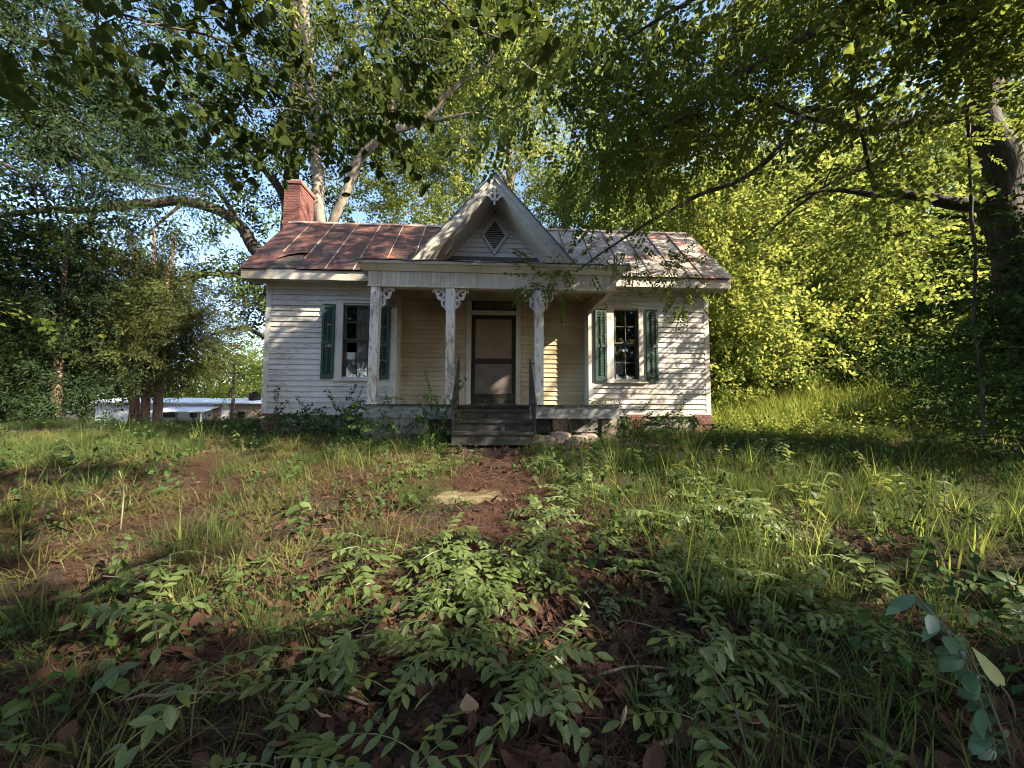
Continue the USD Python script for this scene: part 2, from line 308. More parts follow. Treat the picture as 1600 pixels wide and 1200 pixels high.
for s in (-1, 1):
    x0, x1 = sorted((s*RX, s*HW))
    hole = (s*WXC-WHW-.01, s*WXC+WHW+.01, WZ0-.01, WZ1+.01)
    w = P(house, 'wall', backing(x0, x1, YW+.005, YW+.13, ZB, 2.95, [hole]), m_white)
    cas = (s*WXC-.475, s*WXC+.475, .60, 2.45)
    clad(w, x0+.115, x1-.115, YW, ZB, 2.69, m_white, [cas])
    for cx in (x0, x1-.115):
        P(w, 'corner_board', G().box(cx, cx+.115, YW-.024, YW+.004, ZB-.02, 2.69), m_trim)
    P(w, 'frieze_board', G().box(x0, x1, YW-.028, YW+.004, 2.695, 2.93), m_trimh)
    ex = s*(HW)
    e = P(house, 'wall', G().box(min(ex, ex-s*.12), max(ex, ex-s*.12), YW+.14, 12.4, ZB, 2.95), m_white, label='gable end wall')
    # gable end siding, stepping up to the ridge
    n = 40
    for k in range(n):
        a = ZB+k*.1235; b = a+.135
        if a > 4.7: break
        ya, yb = YW+.0, 11.7
        if a > 2.9: ya += (a-2.9)/1.05; yb = 2*10.18-ya
        if yb-ya < .2: break
        o = s*.019
        P(e, 'siding_board', G().hexa([[ex+o, ya, a], [ex+s*.004, ya, b], [ex-s*.004, ya, a], [ex-s*.004, ya, b], [ex+o, yb, a], [ex+s*.004, yb, b], [ex-s*.004, yb, a], [ex-s*.004, yb, b]]), m_white)
    P(e, 'gable_panel', G().add([[ex-s*.01, YW, 2.9], [ex-s*.01, 11.66, 2.9], [ex-s*.01, 10.18, 4.75], [ex-s*.05, YW, 2.9], [ex-s*.05, 11.66, 2.9], [ex-s*.05, 10.18, 4.75]], [[0, 1, 2], [3, 5, 4]]), m_white)
    # recess return
    rx = s*RX
    P(w, 'return_board', G().box(min(rx, rx-s*.02), max(rx, rx-s*.02), YW-.024, YR-.002, ZB, 2.69), m_trim)
P(house, 'wall', G().box(-HW, HW, 12.4, 12.5, ZB, 2.95), m_room, label='back wall')
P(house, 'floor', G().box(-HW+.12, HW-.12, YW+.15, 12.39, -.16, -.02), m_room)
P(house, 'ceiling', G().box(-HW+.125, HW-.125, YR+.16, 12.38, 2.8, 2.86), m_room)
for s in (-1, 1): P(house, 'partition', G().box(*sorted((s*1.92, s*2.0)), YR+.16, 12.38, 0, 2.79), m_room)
dh = (-.55, .55, .06, 2.62)
w = P(house, 'wall', backing(-RX+.021, RX-.021, YR+.005, YR+.13, ZB, 3.0, [dh]), m_cream, label='cream clapboard wall behind the porch')
clad(w, -RX+.05, RX-.05, YR, .04, 2.66, m_cream, [(-.68, .68, -1, 2.75)], .112)
for s in (-1, 1): P(w, 'corner_board', G().box(*sorted((s*(RX-.021), s*(RX-.05))), YR-.03, YR, .03, 2.66), m_trimh)

# windows
def window(s, label):
    cx = s*WXC; f = YW-.03
    w = P(house, 'window', G().box(cx-.475, cx-WHW, f, YW+.1, WZ0-.075, 2.39).box(cx+WHW, cx+.475, f, YW+.1, WZ0-.075, 2.39)
          .box(cx-.475, cx+.475, f-.004, YW+.1, 2.391, 2.46), m_trim, label=label)
    P(w, 'sill', G().box(cx-.5, cx+.5, f-.05, YW+.1, WZ0-.075-.035, WZ0-.076), m_trimh)
    P(w, 'drip_cap', G().box(cx-.49, cx+.49, f-.035, YW, 2.461, 2.49), m_trimh)
    P(w, 'stop', G().box(cx-WHW+.0005, cx-WHW+.022, YW+.012, YW+.09, WZ0-.07, 2.385).box(cx+WHW-.022, cx+WHW-.0005, YW+.012, YW+.09, WZ0-.07, 2.385), m_sash)
    zm = (WZ0+WZ1)/2+.01; a, b = cx-WHW+.025, cx+WHW-.025
    for lo, hi, y in ((WZ0-.06, zm, YW+.06), (zm, 2.37, YW+.025)):
        fr = .045
        sa = P(w, 'sash', G().box(a, a+fr, y, y+.03, lo, hi).box(b-fr, b, y, y+.03, lo, hi).box(a+fr, b-fr, y, y+.03, lo, lo+fr).box(a+fr, b-fr, y, y+.03, hi-fr, hi), m_sash)
        mz = (lo+hi)/2
        P(w, 'muntin', G().box(cx-.011, cx+.011, y+.004, y+.026, lo+fr, hi-fr), m_sash)
        P(w, 'muntin', G().box(a+fr, cx-.0115, y+.005, y+.025, mz-.011, mz+.011).box(cx+.0115, b-fr, y+.005, y+.025, mz-.011, mz+.011), m_sash)
        for qx0, qx1 in ((a+fr, cx-.011), (cx+.011, b-fr)):
            for qz0, qz1 in ((lo+fr, mz-.011), (mz+.011, hi-fr)):
                if s < 0 and lo < 1 and qx0 < cx-.1 and qz0 > mz: continue   # the missing pane
                t = rng.normal(0, .0012, 4)
                P(w, 'pane', G().hexa([[qx0, y+.012+t[0], qz0], [qx0, y+.012+t[1], qz1], [qx0, y+.015+t[0], qz0], [qx0, y+.015+t[1], qz1],
                                       [qx1, y+.012+t[2], qz0], [qx1, y+.012+t[3], qz1], [qx1, y+.015+t[2], qz0], [qx1, y+.015+t[3], qz1]]), m_glass)
    def drape(x0, x1, z0, z1, y, seed):
        u = np.linspace(0, 1, 40); vz = np.linspace(0, 1, 8); r_ = np.random.default_rng(seed)
        X = x0+(x1-x0)*u; Y0 = y+.025*np.sin(u*34+r_.random()*6)+.012*np.sin(u*75)
        pts = np.array([[x+.01*math.sin(9*t+seed), yy+.01*math.sin(5*t+x*20), z0+(z1-z0)*t] for t in vz for x, yy in zip(X, Y0)])
        i, j = np.meshgrid(np.arange(7), np.arange(39), indexing='ij')
        return G().add(pts, np.stack([i*40+j, i*40+j+1, (i+1)*40+j+1, (i+1)*40+j], -1).reshape(-1, 4))
    if s < 0:
        P(w, 'curtain', drape(cx-.03, cx+.33, WZ0-.1, 2.42, YW+.125, 3), m_curtain)
        P(w, 'curtain', drape(cx-.33, cx-.06, WZ0-.1, 1.25, YW+.125, 4), m_curtain)
    else:
        P(w, 'curtain', drape(cx-.30, cx-.02, WZ0+.1, 1.12, YW+.125, 5), m_curtain)
        P(w, 'blind', G().box(cx-.30, cx+.30, YW+.135, YW+.138, 1.20, 1.50), m_panel)
    return w
window(-1, 'window with white curtain and a missing pane'); window(1, 'window with dark panes')
def shutter(x0, x1, y=YW-.045):
    z0, z1 = .61, 2.35; e = .05; t = rng.normal(0, .008)
    sh = P(house, 'shutter', G().box(x0, x0+e, y-.02, y+.018, z0, z1).box(x1-e, x1, y-.02, y+.018, z0, z1).box(x0+e, x1-e, y-.02, y+.018, z0, z0+.09).box(x0+e, x1-e, y-.02, y+.018, z1-.07, z1)
           .box(x0+e, x1-e, y-.02, y+.018, 1.42, 1.49), m_green)
    g = G(); z = z0+.1
    while z < z1-.09:
        if not 1.39 < z < 1.5 and rng.random() > .05:
            g.hexa([[x0+e, y-.014, z], [x0+e, y-.010, z+.006], [x0+e, y+.012, z+.028], [x0+e, y+.014, z+.034], [x1-e, y-.014, z], [x1-e, y-.010, z+.006], [x1-e, y+.012, z+.028], [x1-e, y+.014, z+.034]])
        z += .036
    P(sh, 'slats', g, m_green, kind='stuff')
    P(sh, 'tilt_rod', G().box((x0+x1)/2-.008, (x0+x1)/2+.008, y-.034, y-.0205, z0+.15, z1-.15), m_green)
for s in (-1, 1):
    for a, b in ((2.43, 2.71), (3.685, 3.965)): shutter(*sorted((s*a, s*b)))

# door
d = P(house, 'door', G().box(-.67, -.55, YR-.035, YR+.1, .04, 2.64).box(.55, .67, YR-.035, YR+.1, .04, 2.64).box(-.67, .67, YR-.037, YR+.1, 2.641, 2.76), m_trimh, label='front door frame with transom')
P(d, 'transom_bar', G().box(-.549, .549, YR-.03, YR+.1, 2.25, 2.36), m_trimh)
P(d, 'transom_frame', G().box(-.549, -.49, YR+.02, YR+.06, 2.361, 2.64).box(.49, .549, YR+.02, YR+.06, 2.361, 2.64).box(-.49, .49, YR+.02, YR+.06, 2.361, 2.40).box(-.49, .49, YR+.02, YR+.06, 2.60, 2.64).box(-.012, .012, YR+.02, YR+.06, 2.40, 2.60), m_dark)
for a, b in ((-.49, -.012), (.012, .49)): P(d, 'pane', G().box(a, b, YR+.036, YR+.04, 2.40, 2.60), m_glass)
sd = P(d, 'screen_door', G().box(-.545, -.45, YR+.0, YR+.035, .06, 2.245).box(.45, .545, YR+.0, YR+.035, .06, 2.245).box(-.45, .45, YR, YR+.035, 2.15, 2.245)
       .box(-.45, .45, YR, YR+.035, .06, .30).box(-.45, .45, YR, YR+.035, 1.04, 1.17), m_dark)
P(sd, 'upper_panel', G().box(-.45, -.006, YR+.012, YR+.02, 1.17, 2.15).box(.006, .45, YR+.012, YR+.02, 1.17, 2.15).box(-.006, .006, YR+.008, YR+.02, 1.17, 2.15), m_door)
P(sd, 'lower_panel', G().box(-.45, .45, YR+.010, YR+.02, .30, 1.04), m_panel)
P(sd, 'handle', G().tube([[.50, YR-.002, 1.0], [.50, YR-.04, 1.02], [.50, YR-.04, 1.1], [.50, YR-.002, 1.12]], .009), m_iron)
P(d, 'threshold', G().box(-.56, .56, YR-.06, YR+.1, .02, .058), m_step)

# foundation
fd = P(house, 'foundation', G().box(-HW+.06, HW-.06, YW+.02, YW+.2, -1.0, ZB-.004).box(-HW+.04, -HW+.2, YW+.22, 12.3, -1.6, ZB-.004).box(HW-.2, HW-.04, YW+.22, 12.3, -1.0, ZB-.004), m_concrete)
for x in (-HW+.02, -2.9, 3.2, HW-.42):
    for k in range(7):
        for j in range(2):
            xx0 = x+j*.2+(.05 if k % 2 else 0)
            P(fd, 'brick', G().box(xx0+.004, xx0+.196, YW-.05, YW+.018, -.72+k*.077+.004, -.72+k*.077+.072), m_brick)
for s in (-1, 1): P(house, 'sill_board', G().box(*sorted((s*(RX+.1), s*HW)), YW-.03, YW+.02, ZB-.045, ZB-.003), m_trimh)

# main roof
YE, ZE, YG, ZR, OX = 8.3, 3.06, 10.18, 5.04, 5.6
SL = (ZR-ZE)/(YG-YE)
def rs(x0, x1, y0=YE+.02):
    za = ZE+(y0-YE-.02)*SL
    return [[x0, y0, za-.06], [x0, y0, za-.025], [x0, YG, ZR-.08], [x0, YG, ZR-.03], [x1, y0, za-.06], [x1, y0, za-.025], [x1, YG, ZR-.08], [x1, YG, ZR-.03]]
roof = P(house, 'roof', G().hexa(rs(-OX, -1.25)).hexa(rs(1.25, OX)).hexa(rs(-1.249, 1.249, 8.97))
         .hexa([[-OX, YG+.001, ZR-.08], [-OX, YG+.001, ZR-.03], [-OX, 12.6, ZE-.65], [-OX, 12.6, ZE-.6], [OX, YG+.001, ZR-.08], [OX, YG+.001, ZR-.03], [OX, 12.6, ZE-.65], [OX, 12.6, ZE-.6]]), m_sheath)
for k in range(8):      # sheathing boards, seen where the tin has peeled
    t = .01+k*.055; y = YE+(YG-YE)*t; z = ZE+(ZR-ZE)*t-.024
    P(roof, 'sheathing_board', G().hexa([[-5.55, y, z], [-5.55, y, z+.018], [-5.55, y+.085, z+.085*SL], [-5.55, y+.085, z+.085*SL+.018], [-4.1, y, z], [-4.1, y, z+.018], [-4.1, y+.085, z+.085*SL], [-4.1, y+.085, z+.085*SL+.018]]), m_sheath)
pw = .62
xs = np.arange(-OX-.03, OX+.03, pw); xs = np.append(xs[:-1] if OX+.03-xs[-1] < .3 else xs, OX+.03)
def sheet(x0, x1, t0, t1, m, lift=.0, seed=0, curl=0., slant=0.):
    'a strip of roofing tin up the slope, slightly buckled'
    r_ = np.random.default_rng(seed); nu, nv = 4, 9; pts = []
    for j in range(nv):
        for i in range(nu):
            u, t = i/(nu-1), t0+(t1-t0)*j/(nv-1)
            if j == 0: t += slant*u
            y = YE-.04+(YG-YE+.04)*t; z = ZE-.04*SL+(ZR-ZE+.04*SL)*t
            o = .006+lift+.010*(r_.random()-.3)*(0 < i < nu-1)+curl*(1-j/(nv-1))**2*(.3+.7*u)
            pts.append([x0+(x1-x0)*u, y-o*.7, z+o*.7])
    pts = np.array(pts); i, j = np.meshgrid(np.arange(nv-1), np.arange(nu-1), indexing='ij')
    f = np.stack([i*nu+j, i*nu+j+1, (i+1)*nu+j+1, (i+1)*nu+j], -1).reshape(-1, 4)
    b = pts+np.array([0, .003, -.004]); g = G().add(pts, f).add(b, f[:, ::-1])
    return g
for k, (a, b) in enumerate(zip(xs[:-1], xs[1:])):
    mm = m_roofL if (a+b)/2 < 1.0 else m_roofR
    if abs((a+b)/2) < 1.3:
        P(roof, 'roof_panel', sheet(a+.004, b-.004, .36, 1, mm, seed=k), mm)
    elif k == 1: P(roof, 'roof_panel', sheet(a+.004, b-.004, .16, 1, mm, seed=k, curl=.06, slant=.20), mm)
    elif k == 0: P(roof, 'roof_panel', sheet(a+.004, b-.004, .0, 1, mm, seed=k, curl=-.01), mm)
    else: P(roof, 'roof_panel', sheet(a+.004, b-.004, -.005*rng.random(), 1, mm, seed=k, curl=.02*rng.random()), mm)
    P(roof, 'roof_panel', G().hexa([[a, YG, ZR], [a, YG, ZR+.008], [a, 12.65, ZE-.62], [a, 12.65, ZE-.61], [b-.004, YG, ZR], [b-.004, YG, ZR+.008], [b-.004, 12.65, ZE-.62], [b-.004, 12.65, ZE-.61]]), mm)
for k, x in enumerate(xs[1:-1]):
    ms = m_seamL if x < 1.0 else m_seamR
    t0 = .3 if k == 0 else (.17 if k == 1 else (.36 if abs(x) < 1.3 else 0))
    y0, z0 = YE-.04+(YG-YE+.04)*t0, ZE-.04*SL+(ZR-ZE+.04*SL)*t0
    y1, z1 = YG, ZR
    P(roof, 'seam', G().hexa([[x-.009, y0, z0-.002], [x-.009, y0-.02, z0+.022], [x-.009, y1, z1-.002], [x-.009, y1-.02, z1+.022], [x+.009, y0, z0-.002], [x+.009, y0-.02, z0+.022], [x+.009, y1, z1-.002], [x+.009, y1-.02, z1+.022]]), ms)
P(roof, 'ridge_cap', G().hexa([[-OX-.03, YG-.1, ZR-.075], [-OX-.03, YG-.1, ZR-.055], [-OX-.03, YG, ZR+.012], [-OX-.03, YG, ZR+.032], [OX+.03, YG-.1, ZR-.075], [OX+.03, YG-.1, ZR-.055], [OX+.03, YG, ZR+.012], [OX+.03, YG, ZR+.032]])
  .hexa([[-OX-.03, YG+.001, ZR+.012], [-OX-.03, YG+.001, ZR+.032], [-OX-.03, YG+.1, ZR-.075], [-OX-.03, YG+.1, ZR-.055], [OX+.03, YG+.001, ZR+.012], [OX+.03, YG+.001, ZR+.032], [OX+.03, YG+.1, ZR-.075], [OX+.03, YG+.1, ZR-.055]]), m_seamL)
# eaves
for s in (-1, 1):
    x0, x1 = sorted((s*2.44, s*5.56))
    P(roof, 'fascia', G().box(x0, x1, YE+.0, YE+.03, 2.80, ZE-.05), m_trimh)
    P(roof, 'soffit', G().box(x0, x1, YE+.031, YW-.03, 2.82, 2.84), m_trimh)
    P(roof, 'bed_mould', G().box(x0, s*5.26 if s > 0 else x1, YW-.075, YW-.029, 2.765, 2.819) if s > 0 else G().box(-5.26, x1, YW-.075, YW-.029, 2.765, 2.819), m_trimh)
    a, b = sorted((s*5.285, s*5.56))
    o = -.07
    P(roof, 'rake_soffit', G().hexa([[a, YE+.032, ZE-.20], [a, YE+.032, ZE-.17], [a, YG, ZR-.21], [a, YG, ZR-.18], [b, YE+.032, ZE-.20], [b, YE+.032, ZE-.17], [b, YG, ZR-.21], [b, YG, ZR-.18]])
      .hexa([[a, YG+.001, ZR-.21], [a, YG+.001, ZR-.18], [a, 12.6, ZE-.78], [a, 12.6, ZE-.75], [b, YG+.001, ZR-.21], [b, YG+.001, ZR-.18], [b, 12.6, ZE-.78], [b, 12.6, ZE-.75]]), m_trimh)
    a, b = sorted((s*5.565, s*5.595))
    P(roof, 'rake_board', G().hexa([[a, YE, ZE-.26], [a, YE, ZE-.06], [a, YG, ZR-.27], [a, YG, ZR-.07], [b, YE, ZE-.26], [b, YE, ZE-.06], [b, YG, ZR-.27], [b, YG, ZR-.07]])
      .hexa([[a, YG+.001, ZR-.27], [a, YG+.001, ZR-.07], [a, 12.6, ZE-.85], [a, 12.6, ZE-.65], [b, YG+.001, ZR-.27], [b, YG+.001, ZR-.07], [b, 12.6, ZE-.85], [b, 12.6, ZE-.65]]), m_trimh)
    P(roof, 'eave_return', G().box(*sorted((s*5.28, s*5.56)), YE+.034, YW-.04, 2.80, 2.84), m_trimh)

# front gable
GA, GS, YK, GWY = 5.22, 1.13, 8.0, 8.85
gb = P(house, 'gable', G().add([[-1.35, GWY, 3.3], [1.35, GWY, 3.3], [0, GWY, 4.80], [-1.35, GWY+.1, 3.3], [1.35, GWY+.1, 3.3], [0, GWY+.1, 4.80]], [[0, 1, 2], [3, 5, 4]]), m_white)
z = 3.52; h = .118
while z < 4.72:
    a, b = z, min(z+h+.01, 4.75)
    xa, xb = (4.80-a)/1.06, (4.80-b)/1.06
    half = min(xa, 1.2)
    spans = [(-1, 1)]
    # diamond hole
    dz = abs((a+b)/2-4.165); dhw = max(0, .31*(1-dz/.47))
    for s in (-1, 1):
        i0 = dhw
        if half-i0 < .02: continue
        y = GWY
        v = [[s*i0, y-.03, a], [s*i0, y-.004, b], [s*i0, y+.003, a], [s*i0, y+.003, b], [s*half, y-.03, a], [s*max(xb, i0), y-.004, b], [s*half, y+.003, a], [s*max(xb, i0), y+.003, b]]
        if s < 0: v = v[4:]+v[:4]
        P(gb, 'siding_board', G().hexa(v), m_gable_lit)
    z += h
def ring(pts_out, pts_in, y0, y1):
    n = len(pts_out); v = []
    for y in (y0, y1):
        v += [[a, y, b] for a, b in pts_out]+[[a, y, b] for a, b in pts_in]
    f = []
    for k in range(n):
        l = (k+1) % n
        f += [[k, l, n+l, n+k], [2*n+k, 3*n+k, 3*n+l, 2*n+l], [k, 2*n+k, 2*n+l, l], [n+k, n+l, 3*n+l, 3*n+k]]
    return G().add(v, f)
dc = (0, 4.165); D = lambda a, b: [(dc[0], dc[1]+b), (dc[0]+a, dc[1]), (dc[0], dc[1]-b), (dc[0]-a, dc[1])]
vt = P(gb, 'vent', ring(D(.33, .49), D(.25, .375), GWY-.075, GWY+.02), m_trim)
for k in range(13):
    z = dc[1]-.33+k*.054
    hw = .24*(1-abs(z+.02-dc[1])/.37)
    if hw > .02: P(vt, 'slat', G().hexa([[-hw, GWY-.03, z], [-hw, GWY-.026, z+.012], [-hw, GWY+.01, z+.034], [-hw, GWY+.012, z+.046], [hw, GWY-.03, z], [hw, GWY-.026, z+.012], [hw, GWY+.01, z+.034], [hw, GWY+.012, z+.046]]), m_trim)
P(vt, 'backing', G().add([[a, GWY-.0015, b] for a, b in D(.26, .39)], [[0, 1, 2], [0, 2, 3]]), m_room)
P(gb, 'flashing', G().box(-1.30, 1.30, GWY-.045, GWY-.0315, 3.33, 3.63), m_flash)
def slope(s, o0, o1, y0, y1, xb):
    'a slab along the gable slope between offsets o0 and o1 below the roof line'
    v = []
    for x in (0, xb):
        for y in (y0, y1):
            for o in (o0, o1): v.append([s*x, y, GA-GS*x+o])
    if s < 0: v = v[4:]+v[:4]
    return G().hexa(v)
for s in (-1, 1):
    P(gb, 'rake_board', slope(s, -.30, -.085, YK, YK+.03, 1.79), m_trim)
    P(gb, 'crown_mould', slope(s, -.16, -.03, YK-.05, YK-.001, 1.82), m_trim)
    P(gb, 'soffit', slope(s, -.335, -.32, YK+.031, GWY-.002, 1.80), m_soffit_lit)
    P(gb, 'lower_rake', slope(s, -.345, -.302, YK+.008, YK+.030, 1.70), m_trimh)
    P(gb, 'wall_mould', slope(s, -.415, -.337, GWY-.06, GWY-.034, 1.62), m_soffit_lit)
    P(gb, 'gable_roof', slope(s, -.028, .0, YK-.08, 10.5, 1.9), m_flash)  # dark colour stands in for the drip shadow along the roof edge
    P(gb, 'gable_return', G().box(*sorted((s*1.35, s*1.9)), YK+.035, 9.0, 2.95, 3.06), m_trimh)
# apex bracket: king post, two curved braces
def prism(poly, y0, y1):
    m = trimesh.creation.extrude_polygon(poly, y1-y0, engine='earcut')
    v = np.array(m.vertices); return G().add(np.stack([v[:, 0], y1-v[:, 2], v[:, 1]], -1), np.array(m.faces))
from shapely.geometry import LineString
br = P(gb, 'bracket', G().box(-.03, .03, YK-.02, YK+.028, 4.60, 4.91), m_trim)
P(br, 'finial', G().tm(trimesh.creation.revolve([[0, 0], [.022, .01], [.034, .04], [.022, .07], [.03, .085], [.018, .11], [.018, .125]], sections=10).apply_translation([0, YK+.004, 4.477])), m_trim)
for s in (-1, 1):
    arm = LineString([(s*.335, 4.585), (s*.30, 4.65), (s*.235, 4.70), (s*.16, 4.705), (s*.10, 4.675), (s*.05, 4.61)]).buffer(.026).union(LineString([(s*.20, 4.70), (s*.12, 4.745), (s*.03, 4.755)]).buffer(.022)).union(LineString([(s*.075, 4.755), (s*.09, 4.82)]).buffer(.014))
    P(br, 'brace', prism(arm, YK-.01, YK+.024), m_trim)

# porch
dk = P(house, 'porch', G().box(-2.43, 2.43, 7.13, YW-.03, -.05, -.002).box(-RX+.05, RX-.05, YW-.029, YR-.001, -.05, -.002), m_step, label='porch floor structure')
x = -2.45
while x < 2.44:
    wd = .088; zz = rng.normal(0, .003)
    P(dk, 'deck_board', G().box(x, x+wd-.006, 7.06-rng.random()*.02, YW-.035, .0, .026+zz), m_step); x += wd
for a, b, z0, z1 in ((-2.45, -1.21, -.23, -.004), (-1.205, -.70, -.25, -.01), (.70, 2.45, -.235, -.004)):
    P(dk, 'rim_board', G().box(a, b, 7.085, 7.125, z0, z1), m_rim)
P(dk, 'skirt_block', G().box(-2.44, -1.22, 7.10, 7.3, -1.0, -.236), m_concrete)
P(dk, 'rim_board', G().box(-2.45, -2.41, 7.126, YW-.04, -.23, -.004), m_rim)
P(dk, 'rim_board', G().box(2.41, 2.45, 7.126, YW-.04, -.235, -.004), m_rim)
for x in (1.2, 2.2): P(dk, 'pier', G().box(x, x+.3, 7.4, 7.7, -1.0, -.236), m_stone)
for k, (z1, y0, y1) in enumerate(((-.06, 6.78, 7.08), (-.25, 6.47, 6.77), (-.425, 6.15, 6.46))):
    P(dk, 'step', G().box(-.69, .69, y0-.02, y1, z1-.045, z1+rng.normal(0, .004)), m_step)
    P(dk, 'riser', G().box(-.68, .68, y0+.01, y0+.04, z1-.22, z1-.047), m_step)
    for s in (-1, 1): P(dk, 'stringer', G().box(*sorted((s*.64, s*.675)), y0+.045, y1+.02, -.95, z1-.05), m_step)
def spiral_bracket(cx, s, z1, y0):
    'a sawn scroll bracket beside a post: s is the side'
    t = np.linspace(0, 1, 26); from shapely.geometry import LineString
    # upper arm along the beam, then a C scroll, then a lower curl against the post
    top = LineString([(0, -.02), (.225, -.02), (.25, -.055)]).buffer(.022)
    th = np.radians(np.linspace(90, 430, 22)); rr = np.linspace(.085, .03, 22)
    c1 = LineString([(.125+r*math.cos(a), -.125+r*math.sin(a)) for a, r in zip(th, rr)]).buffer(.02)
    th = np.radians(np.linspace(100, -120, 14)); c2 = LineString([(.03+.055*math.cos(a), -.285+.07*math.sin(a)) for a in th]).buffer(.021)
    leg = LineString([(.012, 0), (.012, -.40)]).buffer(.018)
    arm = LineString([(.21, -.04), (.155, -.20), (.06, -.22)]).buffer(.02)
    u = top.union(c1).union(c2).union(leg).union(arm).buffer(0)
    g = G()
    for pg in getattr(u, 'geoms', [u]):
        m = trimesh.creation.extrude_polygon(pg, .035, engine='earcut'); v = np.array(m.vertices)
        f = np.array(m.faces); f = f if s > 0 else f[:, ::-1]
        g.add(np.stack([cx+s*v[:, 0], y0+.035-v[:, 2], z1+v[:, 1]], -1), f)
    return g
pw2 = .0825
for k, x in enumerate((-2.31, -.84, .895)):
    lean = (.02, -.01, .0)[k]
    po = P(house, 'post', G().hexa([[x-pw2+lean*a, 7.2-pw2*b, z] for a, (xx, ) in ((0, (0,)),) for b in (0,) for z in (0,)]*8) if False else
           G().add([[x+sx*pw2+(lean if z > 1 else 0), 7.2+sy*pw2, z] for sx in (-1, 1) for sy in (-1, 1) for z in (.026, 2.30)], [[0, 1, 3, 2], [4, 6, 7, 5], [0, 4, 5, 1], [2, 3, 7, 6], [0, 2, 6, 4], [1, 5, 7, 3]]), m_post)
    for s in ((1,) if k == 0 else (-1, 1)):
        P(po, 'bracket', spiral_bracket(x+lean+s*(pw2+.002), s, 2.298, 7.18), m_post)
bm = P(house, 'porch_beam', G().box(-2.43, 2.43, 7.14, 7.26, 2.302, 2.62), m_trimh)
x = -2.43; k = 0
while x < 2.42:
    P(bm, 'bead_board', G().box(x+.003, min(x+.085, 2.43), 7.118+rng.random()*.003, 7.139, 2.335, 2.60), m_trimh); x += .0865
P(bm, 'lower_trim', G().box(-2.44, 2.44, 7.105, 7.265, 2.296, 2.333), m_trimh)
for s in (-1, 1):
    P(bm, 'side_beam', G().box(*sorted((s*2.31, s*2.43)), 7.265, YW-.03, 2.302, 2.62), m_trimh)
P(house, 'porch_ceiling', G().box(-2.30, 2.30, 7.262, YR-.001, 2.60, 2.64), m_cream)
P(house, 'gable_back', G().box(-RX, RX, YR+.0, YR+.004, 2.66, 3.0), m_cream)
pr = P(house, 'porch_roof', G().hexa([[-2.62, 6.98, 2.76], [-2.62, 6.98, 2.785], [-2.62, 8.83, 3.30], [-2.62, 8.83, 3.325], [2.68, 6.98, 2.76], [2.68, 6.98, 2.785], [2.68, 8.83, 3.30], [2.68, 8.83, 3.325]]), m_flash)
P(pr, 'drip_edge', G().add(np.array([[x, 6.93-.01*math.sin(x*7), 2.765+.014*math.sin(x*5.1)+.01*math.sin(x*13)] for x in np.linspace(-2.66, 2.72, 40)]+[[x, 6.99, 2.80+.008*math.sin(x*9)] for x in np.linspace(-2.66, 2.72, 40)]), [[k, k+1, 41+k, 40+k] for k in range(39)]), m_flash)
P(pr, 'cornice', G().hexa([[-2.60, 6.96, 2.70], [-2.60, 6.95, 2.755], [-2.60, 7.10, 2.70], [-2.60, 7.10, 2.755], [2.66, 6.96, 2.70], [2.66, 6.95, 2.755], [2.66, 7.10, 2.70], [2.66, 7.10, 2.755]]), m_trimh)
P(pr, 'crown_mould', G().hexa([[-2.5, 7.10, 2.605], [-2.58, 6.98, 2.699], [-2.5, 7.139, 2.605], [-2.58, 7.139, 2.699], [2.5, 7.10, 2.605], [2.62, 6.98, 2.699], [2.5, 7.139, 2.605], [2.62, 7.139, 2.699]]), m_trimh)
for s in (-1, 1):
    P(pr, 'side_cornice', G().box(*sorted((s*2.435, s*2.60)), 7.14, 8.28, 2.64, 2.755), m_trimh)

# iron rails
for s, x in ((-1, -.66), (1, .70)):
    rl = P(house, 'railing', G().tube([[x, 7.08, .02], [x, 7.08, .93]], .012), m_iron)
    P(rl, 'newel', G().tube([[x+s*.012, 6.18, -.62], [x+s*.012, 6.18, .13]], .014), m_iron)
    top = np.array([[x, 7.08, .90], [x, 6.95, .85], [x+s*.01, 6.18, .10], [x+s*.012, 6.08, .02], [x+s*.012, 6.06, -.06]])
    P(rl, 'top_rail', G().tube(top, .015), m_iron); lo = top-np.array([0, 0, .62]); lo[0, 2] += .02
    P(rl, 'bottom_rail', G().tube(lo[:3], .012), m_iron)
    for k in range(8):
        t = (k+.5)/8; a = np.array([x, 7.05, .87])*(1-t)+np.array([x+s*.01, 6.2, .12])*t; h = np.linspace(0, 1, 14)
        P(rl, 'baluster', G().tube(np.stack([a[0]+.014*np.sin(h*18), a[1]+.03*np.sin(h*9+k)*np.sin(h*math.pi), a[2]-.62*h], -1), .013, 5), m_iron)
    for k in range(5):
        t0, t1 = k/5, (k+1)/5
        a = np.array([x, 7.05, .87])*(1-t0)+np.array([x+s*.01, 6.2, .12])*t0; b = np.array([x, 7.05, .87])*(1-t1)+np.array([x+s*.01, 6.2, .12])*t1
        P(rl, 'lattice_bar', G().tube([a, b-[0, 0, .62]], .012, 4), m_iron); P(rl, 'lattice_bar', G().tube([a-[0, 0, .62], b], .012, 4), m_iron)
    P(rl, 'wall_tie', G().tube([[x, 7.08, .82], [x+(-.12 if s < 0 else .12), 7.14, .83]], .009, 5), m_iron)

